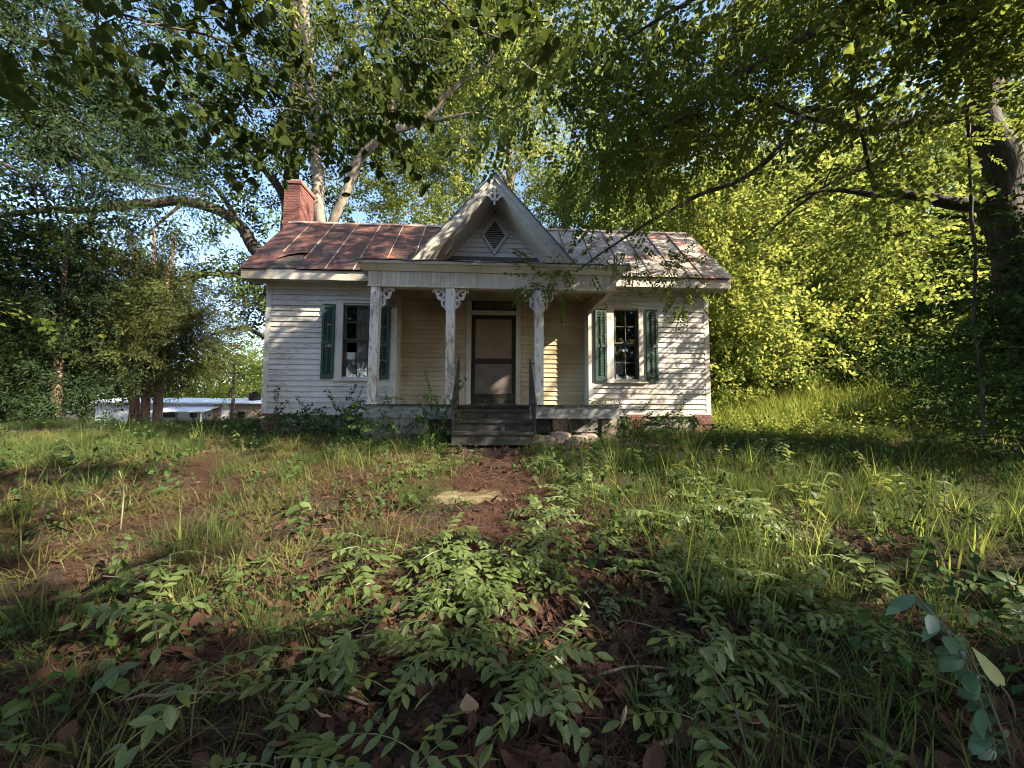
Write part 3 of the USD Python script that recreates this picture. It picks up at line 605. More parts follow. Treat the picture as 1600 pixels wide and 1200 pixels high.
# chimney
CX0, CX1, CY0, CY1, CZ1 = -5.98, -5.53, 10.45, 11.25, 6.42
ch = P(house, 'chimney', G().box(CX0+.012, CX1-.012, CY0+.012, CY1-.012, -2, CZ1-.02).box(CX0-.2, CX1-.02, CY0-.1, CY1+.1, -2.5, 3.2), m_mortar)
nrow = 22; bh = .075
def courses(n, z0, store):
    for k in range(n):
        z = z0+k*bh; off = .105 if k % 2 else 0
        for face in range(4):
            lenx = CX1-CX0 if face in (0, 2) else CY1-CY0
            c = -off
            while c < lenx-.01:
                e_ = min(c+.21, lenx); e_ = lenx if lenx-e_ < .07 else e_
                a, b = max(c, 0)+.005, e_-.005
                c = e_ if e_ == lenx else c+.21
                if b-a < .03: continue
                j = rng.uniform(-.004, .004); dpt = .055
                if face == 0: bx = (CX0+a, CX0+b, CY0+j, CY0+dpt)
                elif face == 1: bx = (CX1-dpt, CX1+j, CY0+.056+a*.93, CY0+.056+b*.93-.0)
                elif face == 2: bx = (CX0+a, CX0+b, CY1-dpt, CY1+j)
                else: bx = (CX0+j, CX0+dpt, CY0+.056+a*.93, CY0+.056+b*.93)
                if face in (1, 3) and bx[3] > CY1-.056: bx = (bx[0], bx[1], bx[2], CY1-.056)
                if bx[3]-bx[2] < .02: continue
                store(bx, z+.005, z+bh-.006)
courses(19, CZ1-.13-19*bh, lambda bx, a, b: P(ch, 'brick', G().box(*bx, a, b), m_brick))
gl = G(); courses(20, CZ1-.13-39*bh, lambda bx, a, b: gl.box(*bx, a, b)); P(ch, 'lower_bricks', gl, m_brick, kind='stuff')
P(ch, 'cap', G().box(CX0-.03, CX1+.03, CY0-.03, CY1+.03, CZ1-.125, CZ1-.05), m_brick)
P(ch, 'cap_wash', G().box(CX0-.02, CX1+.02, CY0-.02, CY1+.02, CZ1-.049, CZ1), m_mortar)
HOUSE_END = True

# ------------------------------------------------------------------ leaves and sprigs
def leaf_shape(kind, L_, W_, fold=.12, droop=.1):
    'a leaf along +x from the origin, upper side +z'
    if kind == 'kite':
        z1 = fold*.5; return np.array([[0, 0, 0], [.42*L_, W_/2, z1*W_], [L_, 0, -droop*L_], [.42*L_, -W_/2, z1*W_]]), np.array([[0, 3, 2], [0, 2, 1]])
    if kind == 'none': pass
    elif kind == 'oval': st = [(.2, .72), (.5, 1.), (.8, .6)]
    elif kind == 'heart': st = [(-.04, .5), (.14, .95), (.38, 1.), (.7, .6)]
    elif kind == 'lance': st = [(.25, .8), (.55, 1.)]
    up = [(0, 0)]+[(t, w) for t, w in st]+[(1, 0)]
    V = []
    for t, w in up: V.append([t*L_, 0, -droop*L_*t*t])                       # midrib
    for t, w in st: V.append([t*L_, w*W_/2, -droop*L_*t*t+fold*w*W_/2])
    for t, w in st: V.append([t*L_, -w*W_/2, -droop*L_*t*t+fold*w*W_/2])
    n = len(st); m = n+2; F = []
    for side, o in ((0, m), (1, m+n)):
        tri = [[0, 1, o]]
        for k in range(n-1): tri += [[k+1, k+2, o+k+1], [k+1, o+k+1, o+k]]
        tri += [[n, n+1, o+n-1]]
        F += tri if side == 0 else [[a, c, b] for a, b, c in tri]
    return np.array(V, float), np.array(F, int)
def euler(yaw, pitch, roll):
    cy, sy, cp, sp, cr, sr = math.cos(yaw), math.sin(yaw), math.cos(pitch), math.sin(pitch), math.cos(roll), math.sin(roll)
    Rz = np.array([[cy, -sy, 0], [sy, cy, 0], [0, 0, 1]]); Ry = np.array([[cp, 0, sp], [0, 1, 0], [-sp, 0, cp]]); Rx = np.array([[1, 0, 0], [0, cr, -sr], [0, sr, cr]])
    return Rz@Ry@Rx
def sprig(seed, length, n, kind, L_, W_, spread=1., droop=.25, stem=True, tri=3, jit=.4, hang=.0, fold=.12, ldroop=.12):
    'a twig along +x with alternate leaves'
    r = np.random.default_rng(seed); g = G()
    u = np.linspace(0, 1, 5)
    path = np.stack([u*length, .06*length*np.sin(u*3+seed), -droop*length*u*u], -1)
    if stem: g.tube(path, np.linspace(.0035, .0012, 5)*max(length, .3)/.35, tri)
    for k in range(n):
        t = .08+.92*(k+r.random()*.6)/n; t = min(t, 1)
        p = np.array([np.interp(t, u, path[:, c]) for c in range(3)])
        side = 1 if k % 2 else -1
        yaw = side*r.uniform(.5, 1.25)*spread if t < .95 else r.normal(0, .3)
        sc = r.uniform(.65, 1.15)
        v, f = leaf_shape(kind, L_*sc, W_*sc, fold, ldroop)
        off = np.array([0, side*L_*.25, 0])
        R = euler(yaw, r.normal(.25, jit)+hang, r.normal(0, jit))
        g.add(v@R.T+p+off*r.uniform(.2, 1), f)
    return g
def bough(seed, length, n_twigs, per, kind, L_, W_, **kw):
    'several twigs fanned out on a short branch: one larger clump'
    r = np.random.default_rng(seed); g = G()
    for k in range(n_twigs):
        s_ = sprig(seed*31+k, length*r.uniform(.5, .8), per, kind, L_, W_, stem=False, **kw)
        v, f = s_.arr(); t = r.uniform(.0, .6)
        R = euler(r.uniform(-1.3, 1.3)*(1-t*.5), r.normal(.1, .35), r.normal(0, .5))
        g.add(v@R.T+[t*length, 0, r.normal(0, .05*length)], f)
    return g
PROTO = {}
def protos(key):
    if key in PROTO: return PROTO[key]
    k = key
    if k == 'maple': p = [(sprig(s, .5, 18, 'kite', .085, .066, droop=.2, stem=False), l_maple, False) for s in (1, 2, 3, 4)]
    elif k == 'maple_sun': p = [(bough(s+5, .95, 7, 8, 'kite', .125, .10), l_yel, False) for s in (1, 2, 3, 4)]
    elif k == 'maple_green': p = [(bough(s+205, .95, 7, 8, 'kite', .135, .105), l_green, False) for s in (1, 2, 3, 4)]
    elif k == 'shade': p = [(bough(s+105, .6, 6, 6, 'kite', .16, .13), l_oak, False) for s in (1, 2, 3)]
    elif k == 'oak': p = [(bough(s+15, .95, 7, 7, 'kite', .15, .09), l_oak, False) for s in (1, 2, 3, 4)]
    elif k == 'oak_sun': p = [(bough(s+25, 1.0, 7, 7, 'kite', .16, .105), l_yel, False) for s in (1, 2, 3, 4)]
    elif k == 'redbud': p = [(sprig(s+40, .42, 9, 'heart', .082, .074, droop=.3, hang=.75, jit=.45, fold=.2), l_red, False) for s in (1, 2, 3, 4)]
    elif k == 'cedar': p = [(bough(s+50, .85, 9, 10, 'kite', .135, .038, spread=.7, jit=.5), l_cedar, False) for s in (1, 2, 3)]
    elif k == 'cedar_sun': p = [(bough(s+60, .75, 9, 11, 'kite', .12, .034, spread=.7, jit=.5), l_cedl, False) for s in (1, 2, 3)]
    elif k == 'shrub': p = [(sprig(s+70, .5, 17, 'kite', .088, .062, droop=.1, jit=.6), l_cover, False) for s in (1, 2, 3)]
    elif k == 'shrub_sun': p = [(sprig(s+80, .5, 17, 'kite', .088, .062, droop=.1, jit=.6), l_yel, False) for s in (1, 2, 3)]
    PROTO[key] = p; return p

# ------------------------------------------------------------------ trees
def resample(pts, step):
    pts = np.asarray(pts, float)
    d = np.r_[0, np.cumsum(np.linalg.norm(np.diff(pts, axis=0), axis=1))]
    n = max(3, int(d[-1]/step)+1); t = np.linspace(0, d[-1], n)
    from scipy.interpolate import PchipInterpolator
    return PchipInterpolator(d, pts)(t), t/d[-1]
def in_ellipsoids(ell, r, seed, gap=.45, fr=.55, low=.3):
    out = []
    for c, rad, n in ell:
        c, rad = np.array(c, float), np.array(rad, float); k = 0; tries = 0
        while k < n and tries < n*12:
            tries += 1
            d = r.normal(size=3); d /= np.linalg.norm(d); q = c+rad*d*r.random()**.42
            if meshkit.noise(q[None]*fr, seed)[0] < gap: continue
            if q[2] < float(zg(q[0], q[1]))+low: continue
            out.append(q); k += 1
    return np.array(out)
CLUSTER = {}
def cluster_protos(sprigs, per, spread, droop, var=5):
    'whole leaf clumps: several sprigs pointing outwards'
    key = (sprigs, per, spread, droop)
    if key in CLUSTER: return CLUSTER[key]
    out = []
    for sp in ((sprigs,) if isinstance(sprigs, str) else sprigs):
        pr_ = protos(sp)
        for k in range(var if isinstance(sprigs, str) else 3):
            r = np.random.default_rng(8000+k*17+len(sp)); g = G(); m = max(1, int(round(per*r.uniform(.75, 1.25))))
            off = r.normal(size=(m, 3))*[spread, spread, spread*.5]
            d = off/spread*.8+[.6, 0, -droop]+r.normal(0, .25, (m, 3))*[1, 1, .5]
            R = frames(d, r.normal(0, .45, m))
            for j in range(m):
                v, f = pr_[r.integers(0, len(pr_))][0].arr(); g.add((v*r.uniform(.8, 1.2))@R[j].T+off[j], f)
            out.append((g, pr_[0][1], False))
    CLUSTER[key] = out; return out
def tree(name, label, limbs, crown, sprigs, per, bark, seed, group=None, cat='tree', spread=.55, scale=(.8, 1.25), extra=(), gap=.42, fr=.55, lift=.15, droop=.25, twig_r=.012, thing=None, avoid=None, extra_scale=1., low=.3):
    """limbs: [(points, r0, r1)], the first one is the trunk; crown: [(centre, radii, clusters)]; per: sprigs for each cluster"""
    r = np.random.default_rng(seed)
    base = np.array(limbs[0][0][0], float)
    th = thing or T(name, base, label, cat, group)
    nodes, rad = [], []
    for k, (pts, r0, r1) in enumerate(limbs):
        p, t = resample(pts, .25 if r0 < .3 else .3)
        w = meshkit.noise(p*1.1+k, seed)[:, None]-.5
        p = p+np.stack([meshkit.noise(p*1.3+7*k+c, seed+c)-.5 for c in range(3)], -1)*.22*min(1, r0*6)*np.sin(np.pi*t)[:, None]
        rr = r0+(r1-r0)*t**.8
        if k == 0: rr = rr*(1+.5*np.exp(-np.linalg.norm(p-p[0], axis=1)/(r0*1.2)))
        g = G().tube(p, rr, 14 if r0 > .2 else 8, .22 if r0 > .12 else .1, seed+k)
        part(th, 'trunk' if k == 0 else 'limb', g, bark, True)
        nodes.append(p); rad.append(rr)
    N = np.vstack(nodes); R_ = np.hstack(rad); fork = np.array(limbs[0][0][0])
    C = in_ellipsoids(crown, r, seed, gap, fr, low)
    if len(extra): C = np.vstack([C, np.array(extra)]) if len(C) else np.array(extra)
    if avoid is not None: C = C[~avoid(C)]
    trunk_n = len(nodes[0]); ok = np.ones(len(N), bool); ok[:int(trunk_n*.3)] = False
    order = np.argsort([np.min(np.linalg.norm(N-c, axis=1)) for c in C])
    tw = G(); pos, dirs = [], []
    for c in C[order]:
        dd = np.linalg.norm(N-c, axis=1)+np.maximum(0, N[:, 2]-c[2])*.6+1e3*(~ok); i = int(np.argmin(dd)); a = N[i]; ln = np.linalg.norm(c-a)
        if ln > .1:
            u = np.linspace(0, 1, max(4, int(ln/.35)+2))[:, None]
            mid = (a+c)/2+[0, 0, lift*ln]+r.normal(0, .08*ln, 3)
            p = a*(1-u)**2+2*mid*u*(1-u)+c*u*u+r.normal(0, .02*min(ln, 1.5), (len(u), 3))*np.sin(np.pi*u)
            r0 = min(R_[i]*.7, twig_r*.6+twig_r*ln); rr = np.linspace(r0, twig_r*.4, len(u))
            tw.tube(p, rr, 5 if r0 > .02 else 3)
            N = np.vstack([N, p[1:]]); R_ = np.hstack([R_, rr[1:]]); ok = np.r_[ok, np.ones(len(p)-1, bool)]
            out = c-a
        else: out = c-fork
        pos.append(c); dirs.append(out/np.linalg.norm(out)+r.normal(0, .35, 3)*[1, 1, .5])
    pos, dirs = np.array(pos), np.array(dirs)
    if tw.n: part(th, 'twigs', tw, bark, False, kind='stuff')
    if not len(pos): return th
    pr_ = cluster_protos(sprigs, per, spread, droop)
    idx = r.integers(0, len(pr_), len(pos)); sc = r.uniform(*scale, len(pos))
    if len(extra) and extra_scale != 1: sc[np.argsort(order)[-len(extra):]] *= extra_scale
    q = quat_from(frames(dirs, r.normal(0, .35, len(pos))))
    instancer(th.path+'/crown', pr_, pos-th.base, q, sc, idx)
    return th
def copy_thing(src, name, pos, rotz, sc, label, cat, group=None):
    x = UsdGeom.Xform.Define(stage, numbered('/World/'+name)); p = x.GetPrim()
    p.GetReferences().AddInternalReference(Sdf.Path(src)); p.SetInstanceable(True)
    x.ClearXformOpOrder(); x.AddTranslateOp().Set(Gf.Vec3d(*map(float, pos))); x.AddRotateZOp().Set(float(rotz)); x.AddScaleOp().Set(Gf.Vec3f(*((sc,)*3 if np.isscalar(sc) else sc)))
    return tag(p, label, cat, group)
def gnd(x, y, dz=-.15): return [x, y, float(zg(x, y))+dz]
SUN_GAPS = []  # leaf clumps are left out of crowns so sun lands on chosen spots
def where(px, py):
    Ys = np.linspace(.6, 16, 3000); pt = CF+CR*(px-800)/FPX+CU*(600-py)/FPX; pt = pt[None]/pt[1]*Ys[:, None]
    return pt[int(np.argmax(pt[:, 2] <= zg(pt[:, 0], pt[:, 1])))]
for _px, _py, _wx, _wy in [(670, 890, 250, 95), (1010, 860, 160, 50), (880, 790, 190, 45), (1130, 780, 150, 50), (1330, 800, 190, 75), (730, 772, 90, 14), (190, 845, 210, 34), (470, 775, 170, 40), (110, 960, 140, 24), (520, 905, 90, 40)]:
    a_, b_, c_ = where(_px, _py), where(_px, _py-_wy), where(_px+_wx, _py); d_ = where(_px, _py+_wy)
    SUN_GAPS.append((a_[0], (b_[1]+d_[1])/2, abs(c_[0]-a_[0]), abs(b_[1]-d_[1])/2, a_[2]))
WALL_GAPS = [(4.7, .3, .05, .05), (1.0, .9, .1, .1)]     # x, z on the front wall
ROOF_GAPS = [(4.4, 9.2, .6, .5), (2.8, 9.4, .3, .2), (-3.4, 9.4, .4, .05), (-4.3, 8.7, .3, .05)]
POINT_GAPS = [(-12.4, 12.4, 2.6, .5), (-12.2, 12.4, 1.2, .3), (-12.5, 12.8, .4, .3), (-1.2, 7.98, 3.75, .15), (-.75, 7.98, 4.3, .1), (-1.5, 7.98, 3.3, .1), (-.2, 9.02, 1.1, .1), (.9, 9.02, 1.0, .2), (.6, 9.02, .6, .1)]
def sun_gap(C, m=.25):
    'true where a leaf clump would stand in a gap the sun comes through'
    C = np.asarray(C); out = np.zeros(len(C), bool)
    w = meshkit.noise(C*1.7, 77)
    for x, y, rx, ry, z in SUN_GAPS:
        t = (C[:, 2]-z)/sun[2]; gx_, gy_ = C[:, 0]-sun[0]*t, C[:, 1]-sun[1]*t
        out |= (t > 0) & (((gx_-x)/(rx+m))**2+((gy_-y)/(ry+m))**2 < .75+.6*w)
    for x, z, rx, rz in WALL_GAPS:
        t = (8.8-C[:, 1])/-sun[1]; gx_, gz_ = C[:, 0]-sun[0]*t, C[:, 2]-sun[2]*t
        out |= (t > 0) & (((gx_-x)/(rx+m))**2+((gz_-z)/(rz+m))**2 < .75+.6*w) & (rx > 0)
    for x, y, z, rad in POINT_GAPS:
        q = C-[x, y, z]; t = q@sun; out |= (t > .3) & (np.linalg.norm(q-t[:, None]*sun, axis=1) < rad+m*(.75+.5*w))
    for x, y, rx, ry in ROOF_GAPS:
        z = 3.1+(y-8.3)*1.05; t = (C[:, 2]-z)/sun[2]; gx_, gy_ = C[:, 0]-sun[0]*t, C[:, 1]-sun[1]*t
        out |= (t > 0) & (((gx_-x)/(rx+m*.4))**2+((gy_-y)/(ry+m*.4))**2 < .7+.6*w)
    return out
def in_view(C):
    C = np.asarray(C); d = C@CF; return 800+FPX*(C@CR)/d, 600-FPX*(C@CU)/d
def sky_hole(C):
    'the open gap under the arching limb and the one beside the wall'
    u, v = in_view(C); n = meshkit.noise(np.asarray(C)*.9, 5)-.5
    return ((np.abs(u-325+60*n)/95)**2+(np.abs(v-372+30*n)/52)**2 < 1) | ((np.abs(u-375)/50)**2+(np.abs(v-548)/30)**2 < 1) | ((np.abs(u-30)/55)**2+(np.abs(v-170)/28)**2 < 1)
def roof_and_gaps(C): return over_house(C) | sun_gap(C, .85)
def far_gaps(C): return sun_gap(C, .85)
def over_house(C):
    'keeps foliage out of the house'
    C = np.asarray(C); x, y, z = C.T
    roofz = 5.25-np.abs(y-10.2)*1.05
    return (np.abs(x) < 5.7) & (y > 6.9) & (y < 12.8) & (z < roofz) & ~((y < 8.1) & (z > 2.9) & (np.abs(x) > 2.7))

A = lambda *pts: [list(at(*p)) for p in pts]
# the big maple whose trunk stands by the bank
base5 = gnd(8.55, 5.0)
tree('maple_tree', 'big dark-trunked maple with a long sagging bough, its leaves hanging over the roof', [
    ([base5]+A((1598, 470, 5.15), (1572, 320, 5.2), (1552, 200, 5.3), (1532, 80, 5.4), (1515, -40, 5.5), (1490, -200, 5.7), (1470, -420, 5.9)), .29, .12),
    (A((1572, 312, 5.2), (1500, 322, 5.3), (1445, 316, 5.4), (1400, 303, 5.5), (1362, 304, 5.6), (1325, 298, 5.7), (1280, 300, 5.8), (1235, 318, 5.9)), .13, .012),
    (A((1372, 304, 5.6), (1362, 270, 5.65), (1352, 225, 5.75), (1345, 200, 5.8), (1330, 120, 5.9)), .05, .02),
    (A((1540, 150, 5.35), (1480, 185, 5.5), (1420, 192, 5.6), (1350, 205, 5.8), (1268, 165, 6.0), (1238, 205, 6.1), (1195, 252, 6.2), (1130, 295, 6.3), (1060, 320, 6.4), (985, 365, 6.4), (900, 425, 6.4)), .10, .012),
    (A((1525, 40, 5.4), (1420, 60, 5.3), (1330, 28, 5.4), (1250, 62, 5.6), (1150, 122, 5.8), (1070, 180, 6.0), (960, 230, 6.1)), .12, .015),
    (A((1520, 0, 5.4), (1400, -60, 5.0), (1250, -60, 4.6), (1100, -10, 4.4), (980, 60, 4.4)), .12, .015),
    (A((1347, 205, 5.8), (1255, 180, 6.2), (1180, 160, 6.6), (1120, 200, 7.0)), .05, .012),
    (A((1385, 250, 5.7), (1300, 285, 6.0), (1220, 345, 6.3), (1190, 380, 6.5)), .045, .01),
    (A((1500, -80, 5.5), (1300, -260, 5.5), (1000, -320, 6.0), (700, -380, 6.5)), .14, .02),
    ([list(at(1490, -200, 5.7)), [10.5, 6.5, 11], [12, 7.5, 13]], .14, .02)],
    [((3.1, 6.4, 5.75), (2.8, 1.9, 1.8), 185), ((5.2, 4.4, 5.6), (3.0, 2.2, 1.7), 165), ((6.5, 6.4, 6.6), (3.2, 2.4, 2.4), 145), ((1.9, 5.2, 4.6), (1.4, 1.4, 1.0), 36),
     ((7.5, 5.5, 10), (5, 4.2, 4), 150), ((3.0, 4.5, 9.0), (4, 3.2, 2.6), 90), ((10.5, 6, 7), (3, 3, 3), 60), ((10.2, 2.3, 5.0), (2.8, 1.5, 1.5), 70), ((8.3, 7.0, 3.9), (1.7, 1.0, 1.1), 20), ((7.4, 6.6, 3.2), (1.0, .8, .7), 7)],
    'maple', 9, m_barkd, 11, spread=.42, gap=.42, avoid=roof_and_gaps, extra_scale=.6,
    extra=A((905, 415, 6.3), (880, 425, 6.35), (860, 432, 6.4), (845, 452, 6.45), (868, 448, 6.3), (930, 405, 6.3), (955, 395, 6.4), (985, 385, 6.4), (1010, 395, 6.5), (1040, 410, 6.5), (1055, 440, 6.5), (1062, 470, 6.5), (1085, 455, 6.5), (1065, 425, 6.4), (1100, 400, 6.6)))
# thin vine hanging down by the maple
g = G().tube(resample(A((1512, 170, 4.9), (1516, 280, 4.9), (1519, 350, 4.9), (1525, 420, 4.95), (1523, 500, 5.0), (1530, 560, 5.0), (1535, 680, 5.1)), .1)[0]+rng.normal(0, .004, (len(resample(A((1512, 170, 4.9), (1516, 280, 4.9), (1519, 350, 4.9), (1525, 420, 4.95), (1523, 500, 5.0), (1530, 560, 5.0), (1535, 680, 5.1)), .1)[0]), 3)), .02, 7, .3)
single('hanging_vine', g, m_barkd, 'thin woody vine hanging straight down beside the big maple trunk', 'vine', smooth=True)

# oak behind the chimney end, great limbs reaching out
tree('oak_tree', 'spreading oak behind the house with a great bare limb arching over the gap of sky', [
    ([gnd(-8.0, 15.2)]+A((455, 420, 15), (452, 320, 15), (460, 180, 15), (462, 60, 15), (455, -80, 15.2), (460, -220, 15.4)), .42, .14),
    (A((452, 440, 15), (400, 390, 14.8), (372, 352, 14.6), (330, 326, 14.4), (285, 315, 14.2), (230, 318, 14), (150, 326, 13.6), (60, 330, 13.2), (-40, 345, 13)), .30, .07),
    (A((453, 330, 15), (430, 285, 14.8), (395, 245, 14.6), (345, 195, 14.4), (300, 150, 14.2), (240, 80, 14)), .20, .05),
    (A((452, 470, 15), (400, 428, 15), (330, 430, 15.2), (240, 436, 15.4), (180, 425, 15.6)), .17, .04),
    (A((450, 560, 15), (412, 525, 15), (375, 512, 15), (340, 520, 15), (310, 535, 15)), .13, .03),
    (A((285, 315, 14.2), (250, 350, 14), (228, 365, 13.8), (200, 372, 13.8)), .07, .015),
    (A((150, 326, 13.6), (120, 370, 13.6), (70, 395, 13.8), (20, 400, 14)), .08, .02),
    (A((372, 352, 14.6), (350, 310, 14.8), (300, 260, 15), (255, 235, 15)), .12, .03)],
    [(at(110, 385, 14), (2.6, 1.6, .8), 12), (at(60, 350, 14), (3.6, 2.2, 2.6), 18), (at(250, 200, 14.5), (4.4, 2.0, 1.6), 22), (at(370, 470, 15), (1.8, 1.2, 1.3), 13), (at(270, 430, 15), (2.2, 1.2, .7), 9),
     (at(425, 330, 15), (1.6, 1.2, 1.3), 8), (at(250, 0, 15), (6, 3, 4.0), 34), (at(420, 60, 15), (4, 3, 3.6), 26)],
    'oak', 7, m_barkd, 21, spread=.75, gap=.46, avoid=lambda C: over_house(C) | sky_hole(C))
tree('poplar_tree', 'pale-barked two-stemmed poplar rising right behind the chimney', [
    ([gnd(-6.6, 14.2)]+A((503, 420, 14), (500, 350, 14), (497, 290, 14), (490, 180, 14), (480, 60, 14), (470, -60, 14), (470, -200, 14)), .32, .12),
    ([gnd(-6.1, 14.4)]+A((508, 420, 14.2), (522, 345, 14), (545, 292, 13.9), (572, 238, 13.7), (610, 208, 13.5), (660, 188, 13.3), (700, 150, 13.1), (755, 108, 12.9), (810, 92, 12.7), (872, 86, 12.5)), .30, .05),
    (A((660, 188, 13.3), (700, 185, 13.2), (740, 178, 13.1), (772, 186, 13)), .10, .02),
    (A((590, 222, 13.6), (640, 118, 13.8), (690, 40, 14), (740, -60, 14)), .14, .03),
    (A((755, 108, 12.9), (790, 60, 12.8), (840, 30, 12.7)), .06, .012),
    (A((810, 92, 12.7), (850, 118, 12.6), (900, 122, 12.6)), .05, .012),
    (A((490, 180, 14), (530, 100, 14.2), (560, 30, 14.4), (580, -60, 14.6)), .14, .03)],
    [(at(620, 90, 13.8), (4.0, 2.0, 3.2), 34), (at(520, 190, 14.5), (2.4, 1.2, 1.8), 14), (at(760, 60, 13), (2.4, 1.5, 1.6), 14), (at(560, -120, 14.5), (6, 3, 4), 34)],
    ('oak', 'oak_sun'), 7, m_barkp, 31, spread=.75, gap=.46, avoid=over_house)
tree('sweetgum_tree', 'tall sunlit tree with forked pale trunk above the front gable', [
    ([gnd(.4, 21.5)]+A((800, 420, 21), (798, 280, 21), (790, 200, 21), (770, 110, 21), (760, 20, 21), (755, -80, 21)), .34, .12),
    (A((798, 290, 21), (812, 255, 21), (832, 234, 21), (870, 232, 21), (900, 225, 21)), .16, .03),
    (A((796, 300, 21), (770, 255, 21), (742, 238, 21), (715, 220, 21), (690, 218, 21)), .15, .03),
    (A((792, 215, 21), (820, 150, 21), (850, 90, 21), (860, 20, 21)), .14, .03),
    (A((690, 340, 21), (720, 300, 21), (640, 330, 20), (600, 345, 20)), .08, .03)],
    [(at(780, 170, 21), (5.2, 2.6, 4.6), 50), (at(660, 230, 21), (4.2, 2.2, 3.2), 36), (at(630, 325, 20), (3.4, 1.6, 1.3), 16), (at(820, 20, 21), (6, 3, 5), 38), (at(880, 290, 21), (3, 2, 2.4), 20)],
    'oak_sun', 9, m_barkp, 41, spread=.9, gap=.46, scale=(.9, 1.4))
# woods on the sunny side
woods = [
    ('wood_tree', 'yellow-green sunlit tree crowding the house corner, leaves down to the grass', 7.9, 13.6, 9, (2.5, 2.2, 4.4), 110, 'maple_sun'),
    ('wood_tree', 'golden sunlit tree behind the tall grass clumps', 11.8, 16.2, 11, (3.2, 2.5, 5.0), 120, 'maple_sun'),
    ('wood_tree', 'bright leafy tree at the back of the meadow beside the dark hollow', 16.2, 16.5, 12, (3.4, 2.6, 4.8), 110, 'maple_sun'),
    ('wood_tree', 'tall bright tree seen through the sagging bough of the maple', 21.5, 17.5, 14, (4.2, 3, 5.5), 120, 'maple_sun'),
    ('wood_tree', 'tall tree standing behind the end of the roof', 8.0, 21, 15, (4.2, 3, 6), 100, 'maple_sun'),
    ('wood_tree', 'tall hazy tree deep in the woods beyond the meadow', 15.0, 24, 18, (5, 3, 7), 110, 'oak_sun'),
    ('wood_tree', 'tall tree at the edge of the woods behind the maple trunk', 26, 14.5, 13, (4, 3, 5.2), 100, 'maple_sun'),
    ('wood_tree', 'broad tree high over the woods behind the meadow', 25, 26, 20, (6, 4, 8), 90, 'oak_sun')]
first = {}
for k, (nm, lb, x, y, h, rad, n, sp) in enumerate(woods):
    b = gnd(x, y); r_ = np.random.default_rng(100+k); lean = r_.normal(0, .5, 2)
    if sp == 'maple_sun' and k % 2 == 0 and k: sp = 'maple_green'
    kind_ = sp
    if kind_ in first:
        src, h0 = first[kind_]; q_ = h/h0
        copy_thing(src, nm, b, 70+k*97, (q_*r_.uniform(.95, 1.1), q_*r_.uniform(.95, 1.1), q_), lb, 'tree'); continue
    tr = [b, [x+lean[0]*.3, y+lean[1]*.3, b[2]+h*.35], [x+lean[0], y+lean[1], b[2]+h*.95]]
    cz = b[2]+h-rad[2]*.95
    t_ = tree(nm, lb, [(tr, .09+.012*h, .04)]+[([list(np.array(tr[0])*(1-t)+np.array(tr[1])*t), [x+rad[0]*.5*math.cos(a), y+rad[1]*.5*math.sin(a), b[2]+h*(.3+.3*t)], [x+rad[0]*.85*math.cos(a), y+rad[1]*.85*math.sin(a), b[2]+h*(.35+.4*t)]], .07, .02) for t, a in ((.9, .5), (.8, 2.6), (.95, 4.4))],
         [((x+lean[0], y+lean[1], cz), rad, n), ((x, y-.4, cz-rad[2]*.55), (rad[0]*1.05, rad[1], rad[2]*.5), n//3)], sp, 9, m_barkd, 200+k, spread=.8, gap=.38, avoid=over_house, scale=(.8, 1.25))
    first[kind_] = (t_.path, h)
# cedars and trees beyond the yard
for k, (lb, px, Y, ce, sp, n, stems) in enumerate([
        ('three-stemmed cedar in the sun by the white trailer', 224, 14.0, [(at(245, 490, 14), (2.1, 1.2, 2.0), 62), (at(235, 420, 14), (1.6, 1.1, 1.2), 20), (at(300, 545, 14), (1.4, 1.0, .8), 15), (at(150, 520, 14), (1.3, 1.2, 1.6), 12)], 'cedar_sun', 8, ((-.28, .9), (0, 1.), (.34, 1.))),
        ('dark dense cedar in deep shade at the edge of the yard', 85, 12.4, [(at(80, 480, 12.4), (1.9, 1.3, 2.5), 46), (at(100, 580, 12.4), (1.6, 1.2, .9), 14)], 'cedar', 9, ((0, 1.),))]):
    p0 = at(px, 640, Y); b = gnd(p0[0], Y); top = at(px, 360, Y)[2]
    tree('cedar_tree', lb, [([[b[0]+dx, b[1]+.1*i, b[2]], [b[0]+dx*1.5, b[1], b[2]+(top-b[2])*.5], [b[0]+dx*2.2, b[1], b[2]+(top-b[2])*hh]], .15, .04) for i, (dx, hh) in enumerate(stems)],
         ce, sp, n, m_barkr, 300+k, spread=.6, gap=.40, droop=.05, lift=.0, scale=(.7, 1.15), avoid=sky_hole)
pb = gnd(-13.5, 8.2)
tree('pine_tree', 'tall dark fine-needled tree with long boughs sloping down over the yard', [
    ([pb, [-13.4, 8.3, 4], [-13.2, 8.4, 9], [-13, 8.5, 13]], .34, .12),
    (A((-60, 140, 8.5), (60, 205, 9), (150, 260, 9.5), (250, 290, 10), (330, 305, 10.4)), .09, .015),
    (A((-60, 95, 8.5), (40, 150, 8.8), (130, 190, 9.2), (200, 235, 9.5)), .07, .015),
    (A((-60, 40, 8.5), (60, 60, 9), (160, 80, 9.4), (230, 120, 9.8)), .08, .015),
    (A((-60, 230, 8.4), (40, 270, 8.8), (110, 295, 9.2)), .07, .015)],
    [(at(110, 240, 9.2), (3.0, 1.5, .9), 15), (at(220, 250, 9.8), (2.2, 1.2, .6), 9), (at(100, 130, 9.2), (3.0, 1.5, .9), 14), (at(30, 40, 9.2), (3, 1.6, 1.4), 12), (at(200, 180, 9.6), (2, 1.2, .6), 10)],
    'cedar', 7, m_barkd, 320, spread=.42, gap=.48, droop=.1, avoid=lambda C: sky_hole(C) | sun_gap(C, .5))
